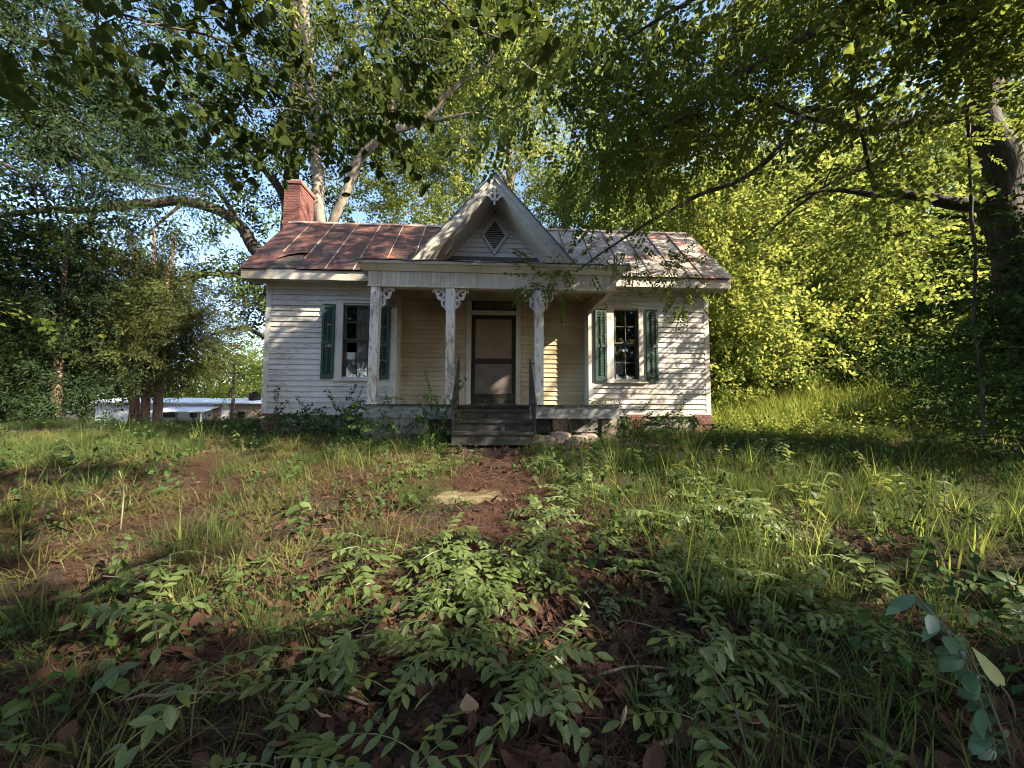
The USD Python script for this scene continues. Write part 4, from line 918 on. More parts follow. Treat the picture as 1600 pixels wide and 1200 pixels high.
far = [('broadleaf tree standing beyond the dark cedar', -25, 20, 9, (4, 3, 3.8), 44, 'oak'), ('pale green tree at the very edge of the yard', -17.5, 10.5, 5.2, (2.0, 1.6, 2.2), 34, 'oak_sun'),
       ('far tree behind the trailer roof', -33, 43, 9, (6, 4, 4), 60, 'oak_sun'), ('far sunny tree beside the lamp pole', -25.5, 46, 9.5, (4.5, 4, 4.2), 60, 'oak_sun'), ('far tree showing at the house corner', -18, 48, 8.5, (5, 4, 4), 60, 'oak_sun'),
       ('tall far tree over the trailer end', -42, 40, 13, (7, 5, 6), 70, 'oak'), ('large tree at the yard margin beyond the pale green one', -30, 18, 12, (5, 3, 5.5), 70, 'oak')]
first = {}
for k, (lb, x, y, h, rad, n, sp) in enumerate(far):
    b = gnd(x, y)
    if sp in first: copy_thing(first[sp][0], 'far_tree', b, 40+k*75, h/first[sp][1], lb, 'tree'); continue
    t_ = tree('far_tree', lb, [([b, [x+.2, y, b[2]+h*.4], [x, y+.1, b[2]+h*.9]], .1+.012*h, .04)], [((x, y, b[2]+h-rad[2]), rad, n)], sp, 8, m_barkd, 400+k, spread=1.0, gap=.36, scale=(1.0, 1.6))
    first[sp] = (t_.path, h)

# redbud overhanging the camera
rb = gnd(-3.9, .2)
ex = [(px, py, Y) for px, py, Y in [(360, 100, 2.5), (400, 70, 2.4), (440, 110, 2.5), (480, 80, 2.6), (380, 150, 2.6), (420, 170, 2.6), (460, 150, 2.5), (500, 140, 2.6), (540, 110, 2.5), (520, 180, 2.7), (400, 180, 2.7), (450, 170, 2.7), (490, 185, 2.8), (535, 200, 2.8), (340, 190, 2.6), (355, 200, 2.7), (560, 170, 2.8), (575, 60, 2.5), (470, 200, 2.8), (550, 215, 2.8), (500, 40, 2.4), (430, 20, 2.3), (350, 30, 2.3), (290, 60, 2.3), (220, 40, 2.2), (150, 70, 2.2), (80, 30, 2.2), (20, 60, 2.1), (110, 110, 2.3), (240, 100, 2.4), (620, 20, 2.4), (660, 60, 2.5), (720, 10, 2.4), (700, 70, 2.6), (780, 30, 2.5), (830, 0, 2.4), (880, 10, 2.5), (900, 60, 2.5), (760, 130, 2.7), (790, 180, 2.8), (600, 120, 2.7), (640, 150, 2.7), (560, 20, 2.4), (310, 120, 2.5), (90, 60, 2.3), (180, 110, 2.4), (20, 110, 2.3)]]
tree('redbud_tree', 'low overhanging redbud with big heart-shaped leaves seen against the sky', [
    ([rb, [-3.7, .3, .6], [-3.2, .5, 1.9], [-2.6, .8, 2.8]], .10, .05),
    ([[-3.2, .5, 1.9]]+A((200, 30, 2.2), (340, 60, 2.4), (440, 110, 2.6), (520, 190, 2.8)), .014, .004),
    ([[-2.6, .8, 2.8], [-1.6, 1.4, 2.9], [-.6, 1.9, 2.9]]+A((700, 20, 2.4), (800, 60, 2.6), (880, 40, 2.6)), .016, .004),
    ([[-2.6, .8, 2.8], [-1.4, .4, 3.1], [.6, .2, 3.2], [1.8, .3, 3.2]], .022, .006)],
    [((-.6, .4, 3.1), (2.6, 1.4, .5), 90)], 'redbud', 3.3, m_twig, 55, spread=.11, avoid=None, gap=.3, extra=A(*ex), twig_r=.006, droop=.35, scale=(.8, 1.1))
# trees behind the photographer that shade the near ground
for k, (lb, x, y, h, rad, n) in enumerate([('maple at the roadside behind the yard, shading the near ground', 10.5, -5.4, 12, (5, 2.7, 4.6), 190), ('tall maple behind the path end', 2.5, -6.5, 12, (5, 3, 4), 90), ('maple by the yard corner behind the redbud', -6, -4.5, 11, (4.5, 3, 4), 80)]):
    b = gnd(x, y)
    if k: copy_thing(off_.path, 'maple_tree', b, 100*k, .95, lb, 'tree'); continue
    off_ = tree('maple_tree', lb, [([b, [x, y, b[2]+h*.4], [x+.3, y, b[2]+h*.9]], .26, .08)]+[([[x, y, b[2]+h*.4], [x+rad[0]*.6*math.cos(a), y+rad[1]*.6*math.sin(a), b[2]+h*.6]], .1, .03) for a in (.3, 2., 3.6, 5.2)],
         [((x, y, b[2]+h-rad[2]), rad, n)], 'shade', 9, m_barkd, 500+k, spread=.45, gap=.30, scale=(.9, 1.15), avoid=far_gaps)
TREES_END = True

# ------------------------------------------------------------------ yard plants
def tuft(seed, n, h, w, spread_r, lean=.5, flat=0., seg=4):
    r = np.random.default_rng(seed); g = G()
    for k in range(n):
        a = r.uniform(0, 2*np.pi); d = np.array([math.cos(a), math.sin(a), 0]); p0 = spread_r*math.sqrt(r.random())*np.array([math.cos(a+1), math.sin(a+1), 0])
        hh = h*r.uniform(.45, 1.1); le = lean*r.uniform(.2, 1.5)+flat; ww = w*r.uniform(.6, 1.2)
        side = np.array([-d[1], d[0], 0])*ww/2; u = np.linspace(0, 1, seg+1)
        th = np.minimum(le*(.1+u*1.5), 2.2)
        step = hh/seg; xz = np.vstack([[0, 0], np.cumsum(np.stack([np.sin(th[1:]), np.cos(th[1:])], -1)*step, 0)])
        c = p0+xz[:, :1]*d+xz[:, 1:]*np.array([0, 0, 1]); wd = (1-u**1.6)[:, None]
        v = np.vstack([c-side*wd, c[:-1]+(side*wd)[:-1]]); m = seg+1; f = []
        for i in range(seg-1): f += [[i, m+i, m+i+1], [i, m+i+1, i+1]]
        f += [[seg-1, m+seg-1, seg]]
        g.add(v, f)
    return g
def compound_leaf(seed, length, pairs, L_, W_, arch=.5):
    'a feather-like leaf along +x: paired leaflets and one at the tip'
    r = np.random.default_rng(seed); g = G(); u = np.linspace(0, 1, 7)
    path = np.stack([u*length, .05*length*np.sin(u*2+seed), length*(.35*u-arch*u*u)], -1); g.tube(path, np.linspace(.0028, .0012, 7), 4)
    for k in range(pairs):
        t = .25+.72*k/pairs; p = np.array([np.interp(t, u, path[:, c]) for c in range(3)])
        for s in (-1, 1):
            sc = r.uniform(.8, 1.1)*(1-.25*abs(t-.6)); v, f = leaf_shape('oval', L_*sc, W_*sc, .15, .18)
            g.add(v@euler(s*r.uniform(.85, 1.2), r.normal(.12, .15), s*r.normal(.1, .2)).T+p, f)
    v, f = leaf_shape('oval', L_*1.1, W_*1.1, .15, .2); g.add(v@euler(r.normal(0, .15), .3, 0).T+path[-1], f)
    return g
def xf(g, R, t):
    v, f = g.arr(); return (v@R.T+t, f)
# one thing and its copies, each a reference to a class prim with its parts
def klass(name, parts_):
    c = stage.CreateClassPrim('/World/kinds_'+name) if False else stage.CreateClassPrim('/'+'kind_'+name)
    for pn, (v, f), m in parts_:
        usdkit.mesh(stage, numbered(f'/kind_{name}/{pn}'), (v, f), m)
    return c
def copy(name, c, pos, rotz, sc, label, cat, group=None, tilt=(0, 0)):
    x = UsdGeom.Xform.Define(stage, numbered('/World/'+name)); p = x.GetPrim()
    p.GetReferences().AddInternalReference(c.GetPath()); p.SetInstanceable(True)
    x.AddTranslateOp().Set(Gf.Vec3d(*map(float, pos))); x.AddRotateXYZOp().Set(Gf.Vec3f(tilt[0], tilt[1], math.degrees(rotz))); x.AddScaleOp().Set(Gf.Vec3f(sc, sc, sc))
    return tag(p, label, cat, group)
def seedling(seed, nl, stem, pairs, L_=.078, W_=.036, length=.30):
    r = np.random.default_rng(seed); top = np.array([r.normal(0, .03), r.normal(0, .03), stem])
    ps = [('stem', G().tube([[0, 0, -.05], top*[.3, .3, .5], top], [.004, .0035, .003], 5).arr(), m_twig)]
    for k in range(nl):
        a = 2*np.pi*k/nl+r.normal(0, .35); t = r.uniform(.6, 1); cl = compound_leaf(seed*7+k, length*r.uniform(.75, 1.15), pairs+r.integers(-1, 2), L_, W_, r.uniform(.35, .7))
        ps.append(('leaf', xf(cl, euler(a, r.normal(-.1, .2), r.normal(0, .2)), top*[1, 1, t]), l_wist))
    return ps
l_broad = leaf('broad_weed_leaf', [(0, (.05, .085, .024)), (.6, (.09, .125, .035)), (.9, (.15, .16, .05)), (1, (.24, .17, .06))], (.32, .36, .08), .33, .45, .25)
def broad_weed(seed, n, h, L_, W_):
    'a weed with simple pointed leaves in pairs up its stem'
    r = np.random.default_rng(seed); top = np.array([r.normal(0, .06), r.normal(0, .06), h]); ps = [('stem', G().tube([[0, 0, -.05], top*[.2, .3, .5], top], [.004, .003, .002], 5).arr(), m_twig)]
    for k in range(n):
        t = .25+.75*k/n; v, f = leaf_shape('oval', L_*r.uniform(.6, 1.15), W_*r.uniform(.6, 1.1), r.uniform(.05, .25), r.uniform(.05, .35))
        ps.append(('leaf', (v@euler(2.4*k+r.normal(0, .3), r.normal(-.05, .3), r.normal(0, .25)).T+top*[t, t, t], f), l_broad))
    return ps
KB = [klass(f'broadweed_{c}', broad_weed(s, n, h, a, b)) for c, s, n, h, a, b in (('low', 21, 8, .12, .085, .05), ('tall', 22, 13, .34, .075, .036), ('wide', 23, 9, .18, .11, .07), ('fine', 24, 16, .26, .055, .022))]
KS = [klass(f'seedling_{c}', seedling(s, n, st, p)) for c, s, n, st, p in (('low', 1, 5, .10, 4), ('mid', 2, 6, .18, 5), ('wide', 3, 5, .15, 5), ('tall', 4, 6, .26, 4), ('small', 5, 4, .08, 4))]
r = np.random.default_rng(77)
def zone(n, fx, group, label, smin=.6, smax=1.0, name='leafy_seedling', pool=None):
    for _ in range(n):
        x, y = fx(); copy(name, (pool or KS)[r.integers(0, len(pool or KS))], [x, y, float(zg(x, y))], r.uniform(0, 6.28), r.uniform(smin, smax), label, 'seedling', group, tuple(r.normal(0, 8, 2)))
zone(40, lambda: (r.normal(-.15, .42), r.normal(2.35, .34)), 'leafy seedlings massed in the sun over the middle of the path', 'pale green seedling with feathered leaves, in the sunlit mass on the path')
zone(40, lambda: (r.uniform(.25, 2.6), 3.25+r.normal(0, .38)), 'leafy seedlings in the sun beside the slab', 'bright seedling with feathered leaves in the sunlit band right beside the mossy slab')
zone(9, lambda: (r.uniform(-.6, 1.6), r.uniform(1.35, 2.0)), 'shaded seedlings in the dark litter in front', 'deep green feathered seedling in the shaded litter', .7, 1.05)
zone(30, lambda: (r.uniform(-2.6, 2.8), r.uniform(1.2, 2.6)), 'broad-leaved weeds in the shade in front', 'weed with simple pointed leaves among the shaded litter and grass', .6, 1.1, 'broadleaf_weed', KB)
zone(110, lambda: (r.uniform(.7, 5.0), r.uniform(2.0, 5.6)), 'broad-leaved weeds through the tall grass', 'weed with simple pointed leaves standing in the long grass of the bank', .7, 1.5, 'broadleaf_weed', KB)
zone(26, lambda: (r.uniform(-6.0, -.9), r.uniform(2.2, 7.5)), 'broad-leaved weeds through the dry grass', 'weed with simple pointed leaves standing in the dry grass', .6, 1.3, 'broadleaf_weed', KB)
zone(18, lambda: (r.uniform(.9, 3.4), r.uniform(1.6, 2.8)), 'seedlings among the grass below the bank', 'feathered seedling among the long grass of the bank')
zone(9, lambda: (r.uniform(-2.6, -.9), r.uniform(1.3, 3.0)), 'seedlings in the dry grass', 'small feathered seedling rising out of the dry grass', .6, .95)
zone(12, lambda: (r.choice([-1, 1])*r.uniform(.55, 1.1), r.uniform(4.4, 6.0)), 'seedlings along the litter path by the steps', 'feathered seedling at the edge of the leaf litter by the steps')
for px, py, Y, ki, sc, lb in [(440, 1085, 1.28, 1, .9, 'ladder-leaved seedling standing alone over dead twigs'), (395, 1150, 1.2, 2, .85, 'seedling of rounded dark leaves beside the ladder-leaved one'), (655, 1120, 1.22, 3, .8, 'seedling between the two curled tan leaves'),
                              (610, 1160, 1.18, 4, .95, 'low seedling under the curled tan leaf')]:
    p = at(px, py, Y); copy('leafy_seedling', KS[ki], [p[0], p[1], float(zg(p[0], p[1]))], r.uniform(0, 6), sc, lb, 'seedling')
# weeds growing from the porch floor and against the walls
for k, (x, y, z, sc, lb) in enumerate([(-2.0, 7.35, .03, 1.1, 'weed with dark leaves growing on the porch beside the first post'), (-1.25, 7.2, .03, .9, 'weed sprouting from the porch edge by the second post'), (-.15, 7.3, .03, .7, 'weed in front of the screen door'), (.3, 7.25, .03, .6, 'small weed at the top of the steps'),
                                       (2.0, 7.25, .03, .8, 'weed at the bare end of the porch'), (2.35, 7.6, .03, 1.0, 'pale weed between porch end and wall'), (-4.0, 8.35, None, 1.3, 'tall weed against the clapboards under the first shutter'), (-3.2, 8.2, None, 1.2, 'weed under the window sill')]):
    copy('porch_weed' if z else 'wall_weed', KS[k % 5], [x, y, z if z else float(zg(x, y))], k*1.3, sc, lb, 'weed')

def scatter(n, x0, x1, y0, y1, dens, seed):
    r = np.random.default_rng(seed); x = r.uniform(x0, x1, n); y = r.uniform(y0, y1, n)
    k = r.random(n) < dens(x, y)
    k &= ~((np.abs(x) < 5.25) & (y > 8.66) & (y < 12.6)) & ~((np.abs(x) < 2.46) & (y > 7.08) & (y < 9)) & ~((np.abs(x) < .72) & (y > 6.1) & (y < 7.2))
    return x[k], y[k], r
def path_d(x, y): return np.abs(x+.05+.12*np.sin(y*1.1))/(.52+.08*np.sin(y*2.3))
def clump(x, y, f, s): return meshkit.fbm(np.stack([x*f, y*f, 0*x+s], -1), 3, s)
def patch(pieces, n, rad, seed, smin, smax, tilt=.2):
    'a round patch of many small plants, so that the yard is laid in patches'
    r = np.random.default_rng(seed); g = G()
    for _ in range(n):
        v, f = pieces[r.integers(0, len(pieces))].arr(); a = r.uniform(0, 6.28); d = rad*math.sqrt(r.random())
        g.add((v*r.uniform(smin, smax))@euler(a, r.normal(0, tilt), r.normal(0, tilt)).T+[d*math.cos(a*3.7), d*math.sin(a*3.7), 0], f)
    return g
def spread(name, protos_, x, y, r, scale, label, cat, tilt=.25, dz=-.01):
    n = len(x); z = zg(x, y)+dz
    e = .1; up = np.stack([r.normal(0, tilt, n)-(zg(x+e, y)-zg(x-e, y))/(2*e), r.normal(0, tilt, n)-(zg(x, y+e)-zg(x, y-e))/(2*e), np.ones(n)], -1); a = r.uniform(0, 6.283, n)
    d = np.stack([np.cos(a), np.sin(a), 0*a], -1); d -= up*(np.sum(d*up, 1)/np.sum(up*up, 1))[:, None]
    zz = up/np.linalg.norm(up, axis=1, keepdims=True); xx = d/np.linalg.norm(d, axis=1, keepdims=True); yy = np.cross(zz, xx)
    instancer('/World/'+name, protos_, np.stack([x, y, z], -1), quat_from(np.stack([xx, yy, zz], -1)), r.uniform(*scale, n)*np.clip(.75+.5*clump(x, y, .8, 9), .7, 1.2), r.integers(0, len(protos_), n), label=label, cat=cat)
# long green grass
def keep_off(x, y, m):
    return ~((np.abs(x) < 5.25+m) & (y > 8.66-m) & (y < 12.6+m)) & ~((np.abs(x) < 2.46+m) & (y > 7.08-m) & (y < 9)) & ~((np.abs(x) < .72+m*.5) & (y > 6.1-m*.5) & (y < 7.2))
TG = [tuft(s, 14, .36, .0095, .10, .6, seg=2) for s in (1, 2, 3, 4)]
GR = [(patch(TG, 13, .34, s, .55, 1.1), l_grass, False) for s in range(5)]
x, y, r = scatter(2350, -13, 12, 1.4, 14, lambda x, y: keep_off(x, y, .2)*np.where(x > .6, .95, .46)*(path_d(x, y) > 1.3)*sm((clump(x, y, .8, 4)-.26)*6)*np.where((y < 2.2) & (x < 1.2) & (x > -.8), .22, 1)*np.where(np.abs(x) > 7, .6, 1)*np.where(x > 5, (y < 9.3), 1), 501)
spread('grass', GR, x, y, r, (.6, .92), 'long green grass over the yard', 'grass', .06)
TT = [tuft(s+140, 9, .62, .011, .10, .55, seg=4) for s in range(4)]
x, y, r = scatter(520, -7, 10, 1.7, 9, lambda x, y: keep_off(x, y, .2)*np.where(x > .9, .9, .3)*(path_d(x, y) > 1.3)*sm((clump(x, y, .7, 44)-.36)*6), 511)
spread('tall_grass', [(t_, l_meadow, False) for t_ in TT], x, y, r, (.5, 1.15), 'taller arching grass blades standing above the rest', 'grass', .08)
TD = [tuft(s+10, 17, .28, .007, .11, 1.0, .35, seg=2) for s in (1, 2, 3, 4)]
GD = [(patch(TD, 12, .32, s+20, .6, 1.2), l_grassd, False) for s in range(4)]
x, y, r = scatter(1400, -9, 9, 1.0, 12, lambda x, y: keep_off(x, y, .2)*np.where(x < 0, 1., .3)*(path_d(x, y) > 1.05)*sm((clump(x, y, .7, 14)-.22)*6), 502)
spread('dry_grass', GD, x, y, r, (.8, 1.1), 'flattened straw-coloured grass among the green', 'grass', .06)
TM = [tuft(s+20, 16, .86, .015, .15, .45, seg=2) for s in (1, 2, 3)]
x, y, r = scatter(520, 5.6, 20, 8.8, 18, lambda x, y: .95*(y > 9.1+.15*(x-5)), 503)
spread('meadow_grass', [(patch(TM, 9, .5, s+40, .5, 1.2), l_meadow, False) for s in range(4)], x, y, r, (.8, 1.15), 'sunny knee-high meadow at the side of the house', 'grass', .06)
TC = [sprig(s+90, .26, 8, 'kite', .062, .036, droop=-.5, jit=.5) for s in (1, 2, 3)]+[bough(s+95, .3, 4, 4, 'kite', .055, .038) for s in (1, 2)]
x, y, r = scatter(1700, -10, 11, 1.0, 13, lambda x, y: keep_off(x, y, .15)*(np.where(x > .6, .85, .36)*(path_d(x, y) > 1.)+.08)*sm((clump(x, y, 1.1, 24)-.38)*6), 504)
spread('ground_cover', [(patch(TC, 8, .28, s+60, .6, 1.3, .6), l_cover, False) for s in range(4)], x, y, r, (.8, 1.15), 'low leafy ground cover between the grass', 'ground cover', .08)
TY = [sprig(s+110, .42, 12, 'kite', .08, .052, droop=-.6, jit=.5) for s in (1, 2, 3)]
x, y, r = scatter(380, 5.7, 13, 6.8, 14, lambda x, y: .9*(clump(x, y, .6, 31) > .36), 506)
spread('meadow_cover', [(patch(TY, 7, .4, s+80, .7, 1.3, .5), l_yel, False) for s in range(3)], x, y, r, (.8, 1.2), 'bright low leaves carpeting the sunny side yard', 'ground cover', .08)
# litter
def dead(seed, L_, W_):
    rr = np.random.default_rng(seed); v, f = leaf_shape('oval', L_, W_, rr.uniform(.2, .6), rr.uniform(-.5, .5)); v[:, 2] += .012; return G().add(v, f)
LT = [(dead(s, .085, .055), l_litter, False) for s in range(4)]+[(dead(s+9, .055, .03), l_litter, False) for s in range(3)]
x, y, r = scatter(1500, -6, 6, 1.0, 9, lambda x, y: keep_off(x, y, .1)*np.where(path_d(x, y) < 1.3, 1., .4)*np.where(y < 2.4, 1, .8), 505)
spread('leaf_litter', [(patch([q[0] for q in LT], 14, .3, s+100, .6, 1.25, .35), l_litter, False) for s in range(5)], x, y, r, (.85, 1.1), 'reddish brown dead leaves strewn along the path', 'leaf litter', .03, .006)
x, y, r = scatter(230, -2.4, 2.8, .85, 2.6, lambda x, y: 1.+0*x, 515)
spread('leaf_litter', [(patch([q[0] for q in LT], 14, .3, s+130, .5, 1.3, .4), l_litter, False) for s in range(4)], x, y, r, (.85, 1.1), 'deep shaded litter of dead leaves under the nearest seedlings', 'leaf litter', .05, .008)
def needles(seed):
    rr = np.random.default_rng(seed); g = G()
    for _ in range(20):
        a = rr.uniform(0, 6.28); c = rr.normal(0, .09, 3)*[1, 1, .08]+[0, 0, .015]; d = np.array([math.cos(a), math.sin(a), rr.normal(0, .12)])*rr.uniform(.05, .12); s_ = np.array([-d[1], d[0], 0])/np.linalg.norm(d)*.002
        g.add([c-d, c+s_, c+d, c-s_], [[0, 1, 2], [0, 2, 3]])
    return g
x, y, r = scatter(560, -6, 4, 1.0, 5.5, lambda x, y: keep_off(x, y, .1)*np.where(x < 1.2, .9, .4), 507)
spread('needle_litter', [(patch([needles(q) for q in (1, 2, 3)], 9, .3, s+120, .7, 1.4, .1), l_litter, False) for s in range(3)], x, y, r, (.85, 1.1), 'dead needles and stalks matted on the soil', 'leaf litter', .03, .006)

# tall clumps at the edge of the sunny meadow
for k, (px, Y, h, m_, lb) in enumerate([(1335, 9.2, 1.05, l_grass, 'dark tall grass clump in shade before the sunny meadow'), (1275, 12.0, 1.35, l_meadow, 'arching tall grass clump in the sun beside the golden trees'), (1380, 12.4, 1.45, l_meadow, 'tallest sunny grass clump in front of the dark hollow'), (1210, 11.2, .9, l_meadow, 'lower sunny grass clump by the yellow bush')]):  # blade colour carries the light: darker for shade, brighter for sun
    p = at(px, 660, Y); z0 = float(zg(p[0], Y)); g = tuft(700+k, 110, h, .016, .28, .42, seg=5); v, f = g.arr(); v = v+[p[0], Y, z0]
    th = T('tall_grass_clump', [p[0], Y, z0], lb, 'grass clump'); part(th, 'blades', (v, f), m_, kind='stuff')
# bushes on the shaded bank and round the maple's foot
bush_first = {}
def bush(x, y, h, w, sp, n, lb, k, per=7, z=None, name='shrub'):
    kk = (sp, n > 20)
    if kk in bush_first and name == 'shrub':
        src, h0, w0 = bush_first[kk]; return copy_thing(src, 'shrub', gnd(x, y, -.05), k*83, (w/w0, w/w0, h/h0), lb, 'shrub')
    b = gnd(x, y, -.05) if z is None else [x, y, z]
    rr = np.random.default_rng(900+k)
    lim = [([b, [x, y, b[2]+h*.3], [x+rr.normal(0, .1), y, b[2]+h*.8]], .03, .01)]+[([b, [x+w*.4*math.cos(a), y+w*.4*math.sin(a), b[2]+h*.45], [x+w*.75*math.cos(a), y+w*.75*math.sin(a), b[2]+h*.75]], .02, .008) for a in rr.uniform(0, 6.28, 4)]
    t_ = tree(name, lb, lim, [((x, y, b[2]+h*.52), (w, w, h*.5), n)], sp, per, m_twig, 900+k, spread=.32, gap=.30, cat='shrub', scale=(.7, 1.2), droop=0, avoid=over_house if n > 20 else None, low=.06, extra=[(x, y, b[2]+h*.6)])
    if name == 'shrub': bush_first[kk] = (t_.path, h, w)
bush(11.0, 7.2, 1.2, 1.5, 'shrub', 46, 'dark leafy bush spilling down the shaded bank', 1)
bush(13.6, 9.6, 1.5, 1.7, 'shrub', 46, 'bush at the top of the bank under the maple bough', 2)
bush(8.35, 4.65, 3.9, 1.15, 'shrub', 150, 'climbing leaves smothering the foot of the big maple', 3, name='climbing_shrub')
bush(13.4, 7.8, 2.8, 1.6, 'shrub', 54, 'tall dark bush behind the maple trunk', 4)
bush(6.6, 12.0, 1.5, 1.2, 'shrub_sun', 40, 'yellowing bush tight against the house corner', 5)
bush(8.4, 13.0, 2.0, 1.2, 'shrub_sun', 50, 'golden bush behind the sunny meadow', 6)
bush(14.5, 13.2, 1.8, 1.9, 'shrub', 50, 'dark bush in the hollow beyond the tall grass', 7)
bush(18, 13.0, 2.4, 2.2, 'shrub_sun', 56, 'bush at the wood edge beyond the bank', 8)
bush(11.0, 14.4, 1.6, 1.7, 'shrub', 40, 'low dark bush under the golden trees', 9)
for k, (x, h, w, y) in enumerate([(-4.7, .48, .45, 8.2), (-3.9, .40, .5, 8.1), (-3.2, .5, .5, 8.0), (-2.75, .5, .3, 7.4), (-1.75, .42, .4, 6.75), (-1.05, .6, .3, 6.75), (3.2, .36, .5, 8.2), (4.2, .4, .5, 8.2), (2.75, .36, .3, 7.5)]):
    bush(x, y, h*.85, w*.85, 'shrub', 8, ['weedy shrub at the brick corner of the wall', 'weedy shrub below the first shutter', 'weedy shrub below the curtained window', 'weedy shrub against the end of the porch skirt', 'weedy shrub growing up before the grey porch block',
        'weedy shrub against the iron railing foot', 'weedy shrub below the dark-paned window', 'weedy shrub near the far brick pier', 'weedy shrub under the bare porch end'][k], 20+k, 5)
bush(-17.2, 13.2, 2.0, 1.4, 'shrub_sun', 40, 'bright bush at the margin of the yard beyond the dark cedar', 40)
bush(-15.3, 11.2, 1.6, 1.5, 'shrub', 44, 'shaded bush under the dark cedar', 42)

# ------------------------------------------------------------------ small things
for px, py, Y, w_, d_, m_, lb in [(728, 772, None, .40, .26, m_slab, 'mossy concrete slab in the sun across the path'), (640, 985, None, .22, .16, m_slab, 'mossy slab half buried in litter, partly in shadow')]:
    # where the sight line meets the ground
    c_off = px*.01; Ys = np.linspace(1, 7, 400); pt = [at(px, py, q_) for q_ in Ys]; k = int(np.argmin([abs(q_[2]-float(zg(q_[0], q_[1]))) for q_ in pt])); c = pt[k]
    t = trimesh.creation.box([w_*2, d_*2, .10]).subdivide().subdivide().subdivide().subdivide(); v = np.array(t.vertices); v[:, :2] *= (1+.35*(meshkit.fbm(np.c_[v[:, :2]*5+c_off, 0*v[:, 0]], 3, 4)-.5))[:, None]; v[:, 2] -= .05*np.abs(v[:, 0]/w_)**6*.5; v += .03*(np.stack([meshkit.noise(v*9+c_*5, c_) for c_ in range(3)], -1)-.5)
    single('path_slab', (v+[c[0], c[1], float(zg(c[0], c[1]))-.022], np.array(t.faces)), m_slab, lb, 'slab', smooth=25)
rr = np.random.default_rng(61)
for k, (x, y, s_) in enumerate([(.95, 6.75, .17), (1.25, 6.9, .21), (1.6, 6.85, .15), (1.05, 6.5, .10), (1.42, 6.55, .12), (1.8, 6.95, .17), (2.15, 6.8, .12), (.9, 6.3, .08)]):
    t = trimesh.creation.icosphere(3, 1.0); v = np.array(t.vertices); v *= (1+.5*(meshkit.fbm(v*1.4+k*9, 3, k)-.5))[:, None]; v = np.clip(v, -.75, .75)*[s_*1.3, s_, s_*.75]
    single('rubble_stone', (v+[x, y, float(zg(x, y))+s_*.3], np.array(t.faces)), m_stone, ['squarish stone next to the right rail foot', 'largest rubble stone under the porch edge', 'reddish stone in the rubble heap', 'small stone fallen before the heap', 'stone in front of the largest rubble stone', 'stone against the porch pier', 'outermost stone of the rubble heap', 'little stone at the path edge below the rail'][k], 'stone', smooth=40)
p = at(1000, 690, 7.3); q_ = at(1112, 686, 7.5)
single('pale_board', G().hexa([[p[0], 7.3, p[2]-.02], [p[0], 7.3, p[2]+.05], [p[0], 7.42, p[2]-.02], [p[0], 7.42, p[2]+.05], [q_[0], 7.5, q_[2]-.02], [q_[0], 7.5, q_[2]+.05], [q_[0], 7.62, q_[2]-.02], [q_[0], 7.62, q_[2]+.05]]), m_tan, 'pale weathered board lying in the grass near the house corner', 'board')
def on_ground(px, py):
    Ys = np.linspace(.6, 12, 2400); pt = np.stack([at(px, py, q_) for q_ in Ys]); return pt[int(np.argmin(np.abs(pt[:, 2]-zg(pt[:, 0], pt[:, 1]))))]
for k, (a, b, rad, lb) in enumerate([((1010, 1180), (1330, 1085), .009, 'long pale dead stick lying across the litter, knobbly'), ((1070, 1155), (1250, 1160), .010, 'short forked stick below the long pale stick'), ((930, 1062), (1180, 1060), .006, 'thin straight stick on dark litter'), ((1200, 1095), (1440, 1100), .005, 'thin grey stick near the pale-leaved sapling'),
                                     ((450, 1095), (600, 1105), .008, 'crooked twig beside the ladder-leaved seedling'), ((200, 1100), (480, 1098), .005, 'thin dead stalk across the dry grass'), ((560, 1000), (760, 1045), .006, 'dead twig beside the half buried slab'), ((430, 870), (330, 990), .004, 'pale stalk leaning in the dry grass'), ((960, 980), (1100, 1010), .004, 'bent twig among the shaded seedlings')]):
    A0, B0 = on_ground(*a), on_ground(*b); u = np.linspace(0, 1, 12)[:, None]; pts = A0*(1-u)+B0*u+rr.normal(0, .008, (12, 3)); pts[:, 2] = zg(pts[:, 0], pts[:, 1])+.03+.02*np.sin(u[:, 0]*5)
    single('fallen_stick', G().tube(pts, np.linspace(rad, rad*.5, 12), 6, .3, k), m_stick, lb, 'stick', smooth=True)
for k, (px, py, s_, ml, lb) in enumerate([(972, 1152, .105, l_fallen, 'curled tan fallen leaf standing on edge, veined'), (735, 1135, .10, l_fallen, 'tan fallen leaf bent over a twig'), (1162, 1145, .10, l_fallenr, 'flat reddish brown fallen leaf by the short stick'), (300, 1032, .11, l_fallenr, 'dull pink-brown fallen leaf in the dry grass'),
                                          (500, 1135, .10, l_fallen, 'crumpled grey leaf beside the crooked twig'), (440, 1180, .12, l_fallenr, 'big dark brown dead leaf under the seedlings'), (20, 965, .09, l_fallen, 'pale dead leaf caught on a stalk')]):
    c = on_ground(px, py); v, f = leaf_shape('heart', s_, s_*.75, .35, -.4); rl = (-.9 if k < 2 else -.25); v = v@euler(rr.uniform(-2.4, -.8), rl, rr.normal(0, .4)).T
    g = G().add(v+c+[0, 0, .045], f); 
    single('fallen_leaf', g, ml, lb, 'fallen leaf', smooth=True)
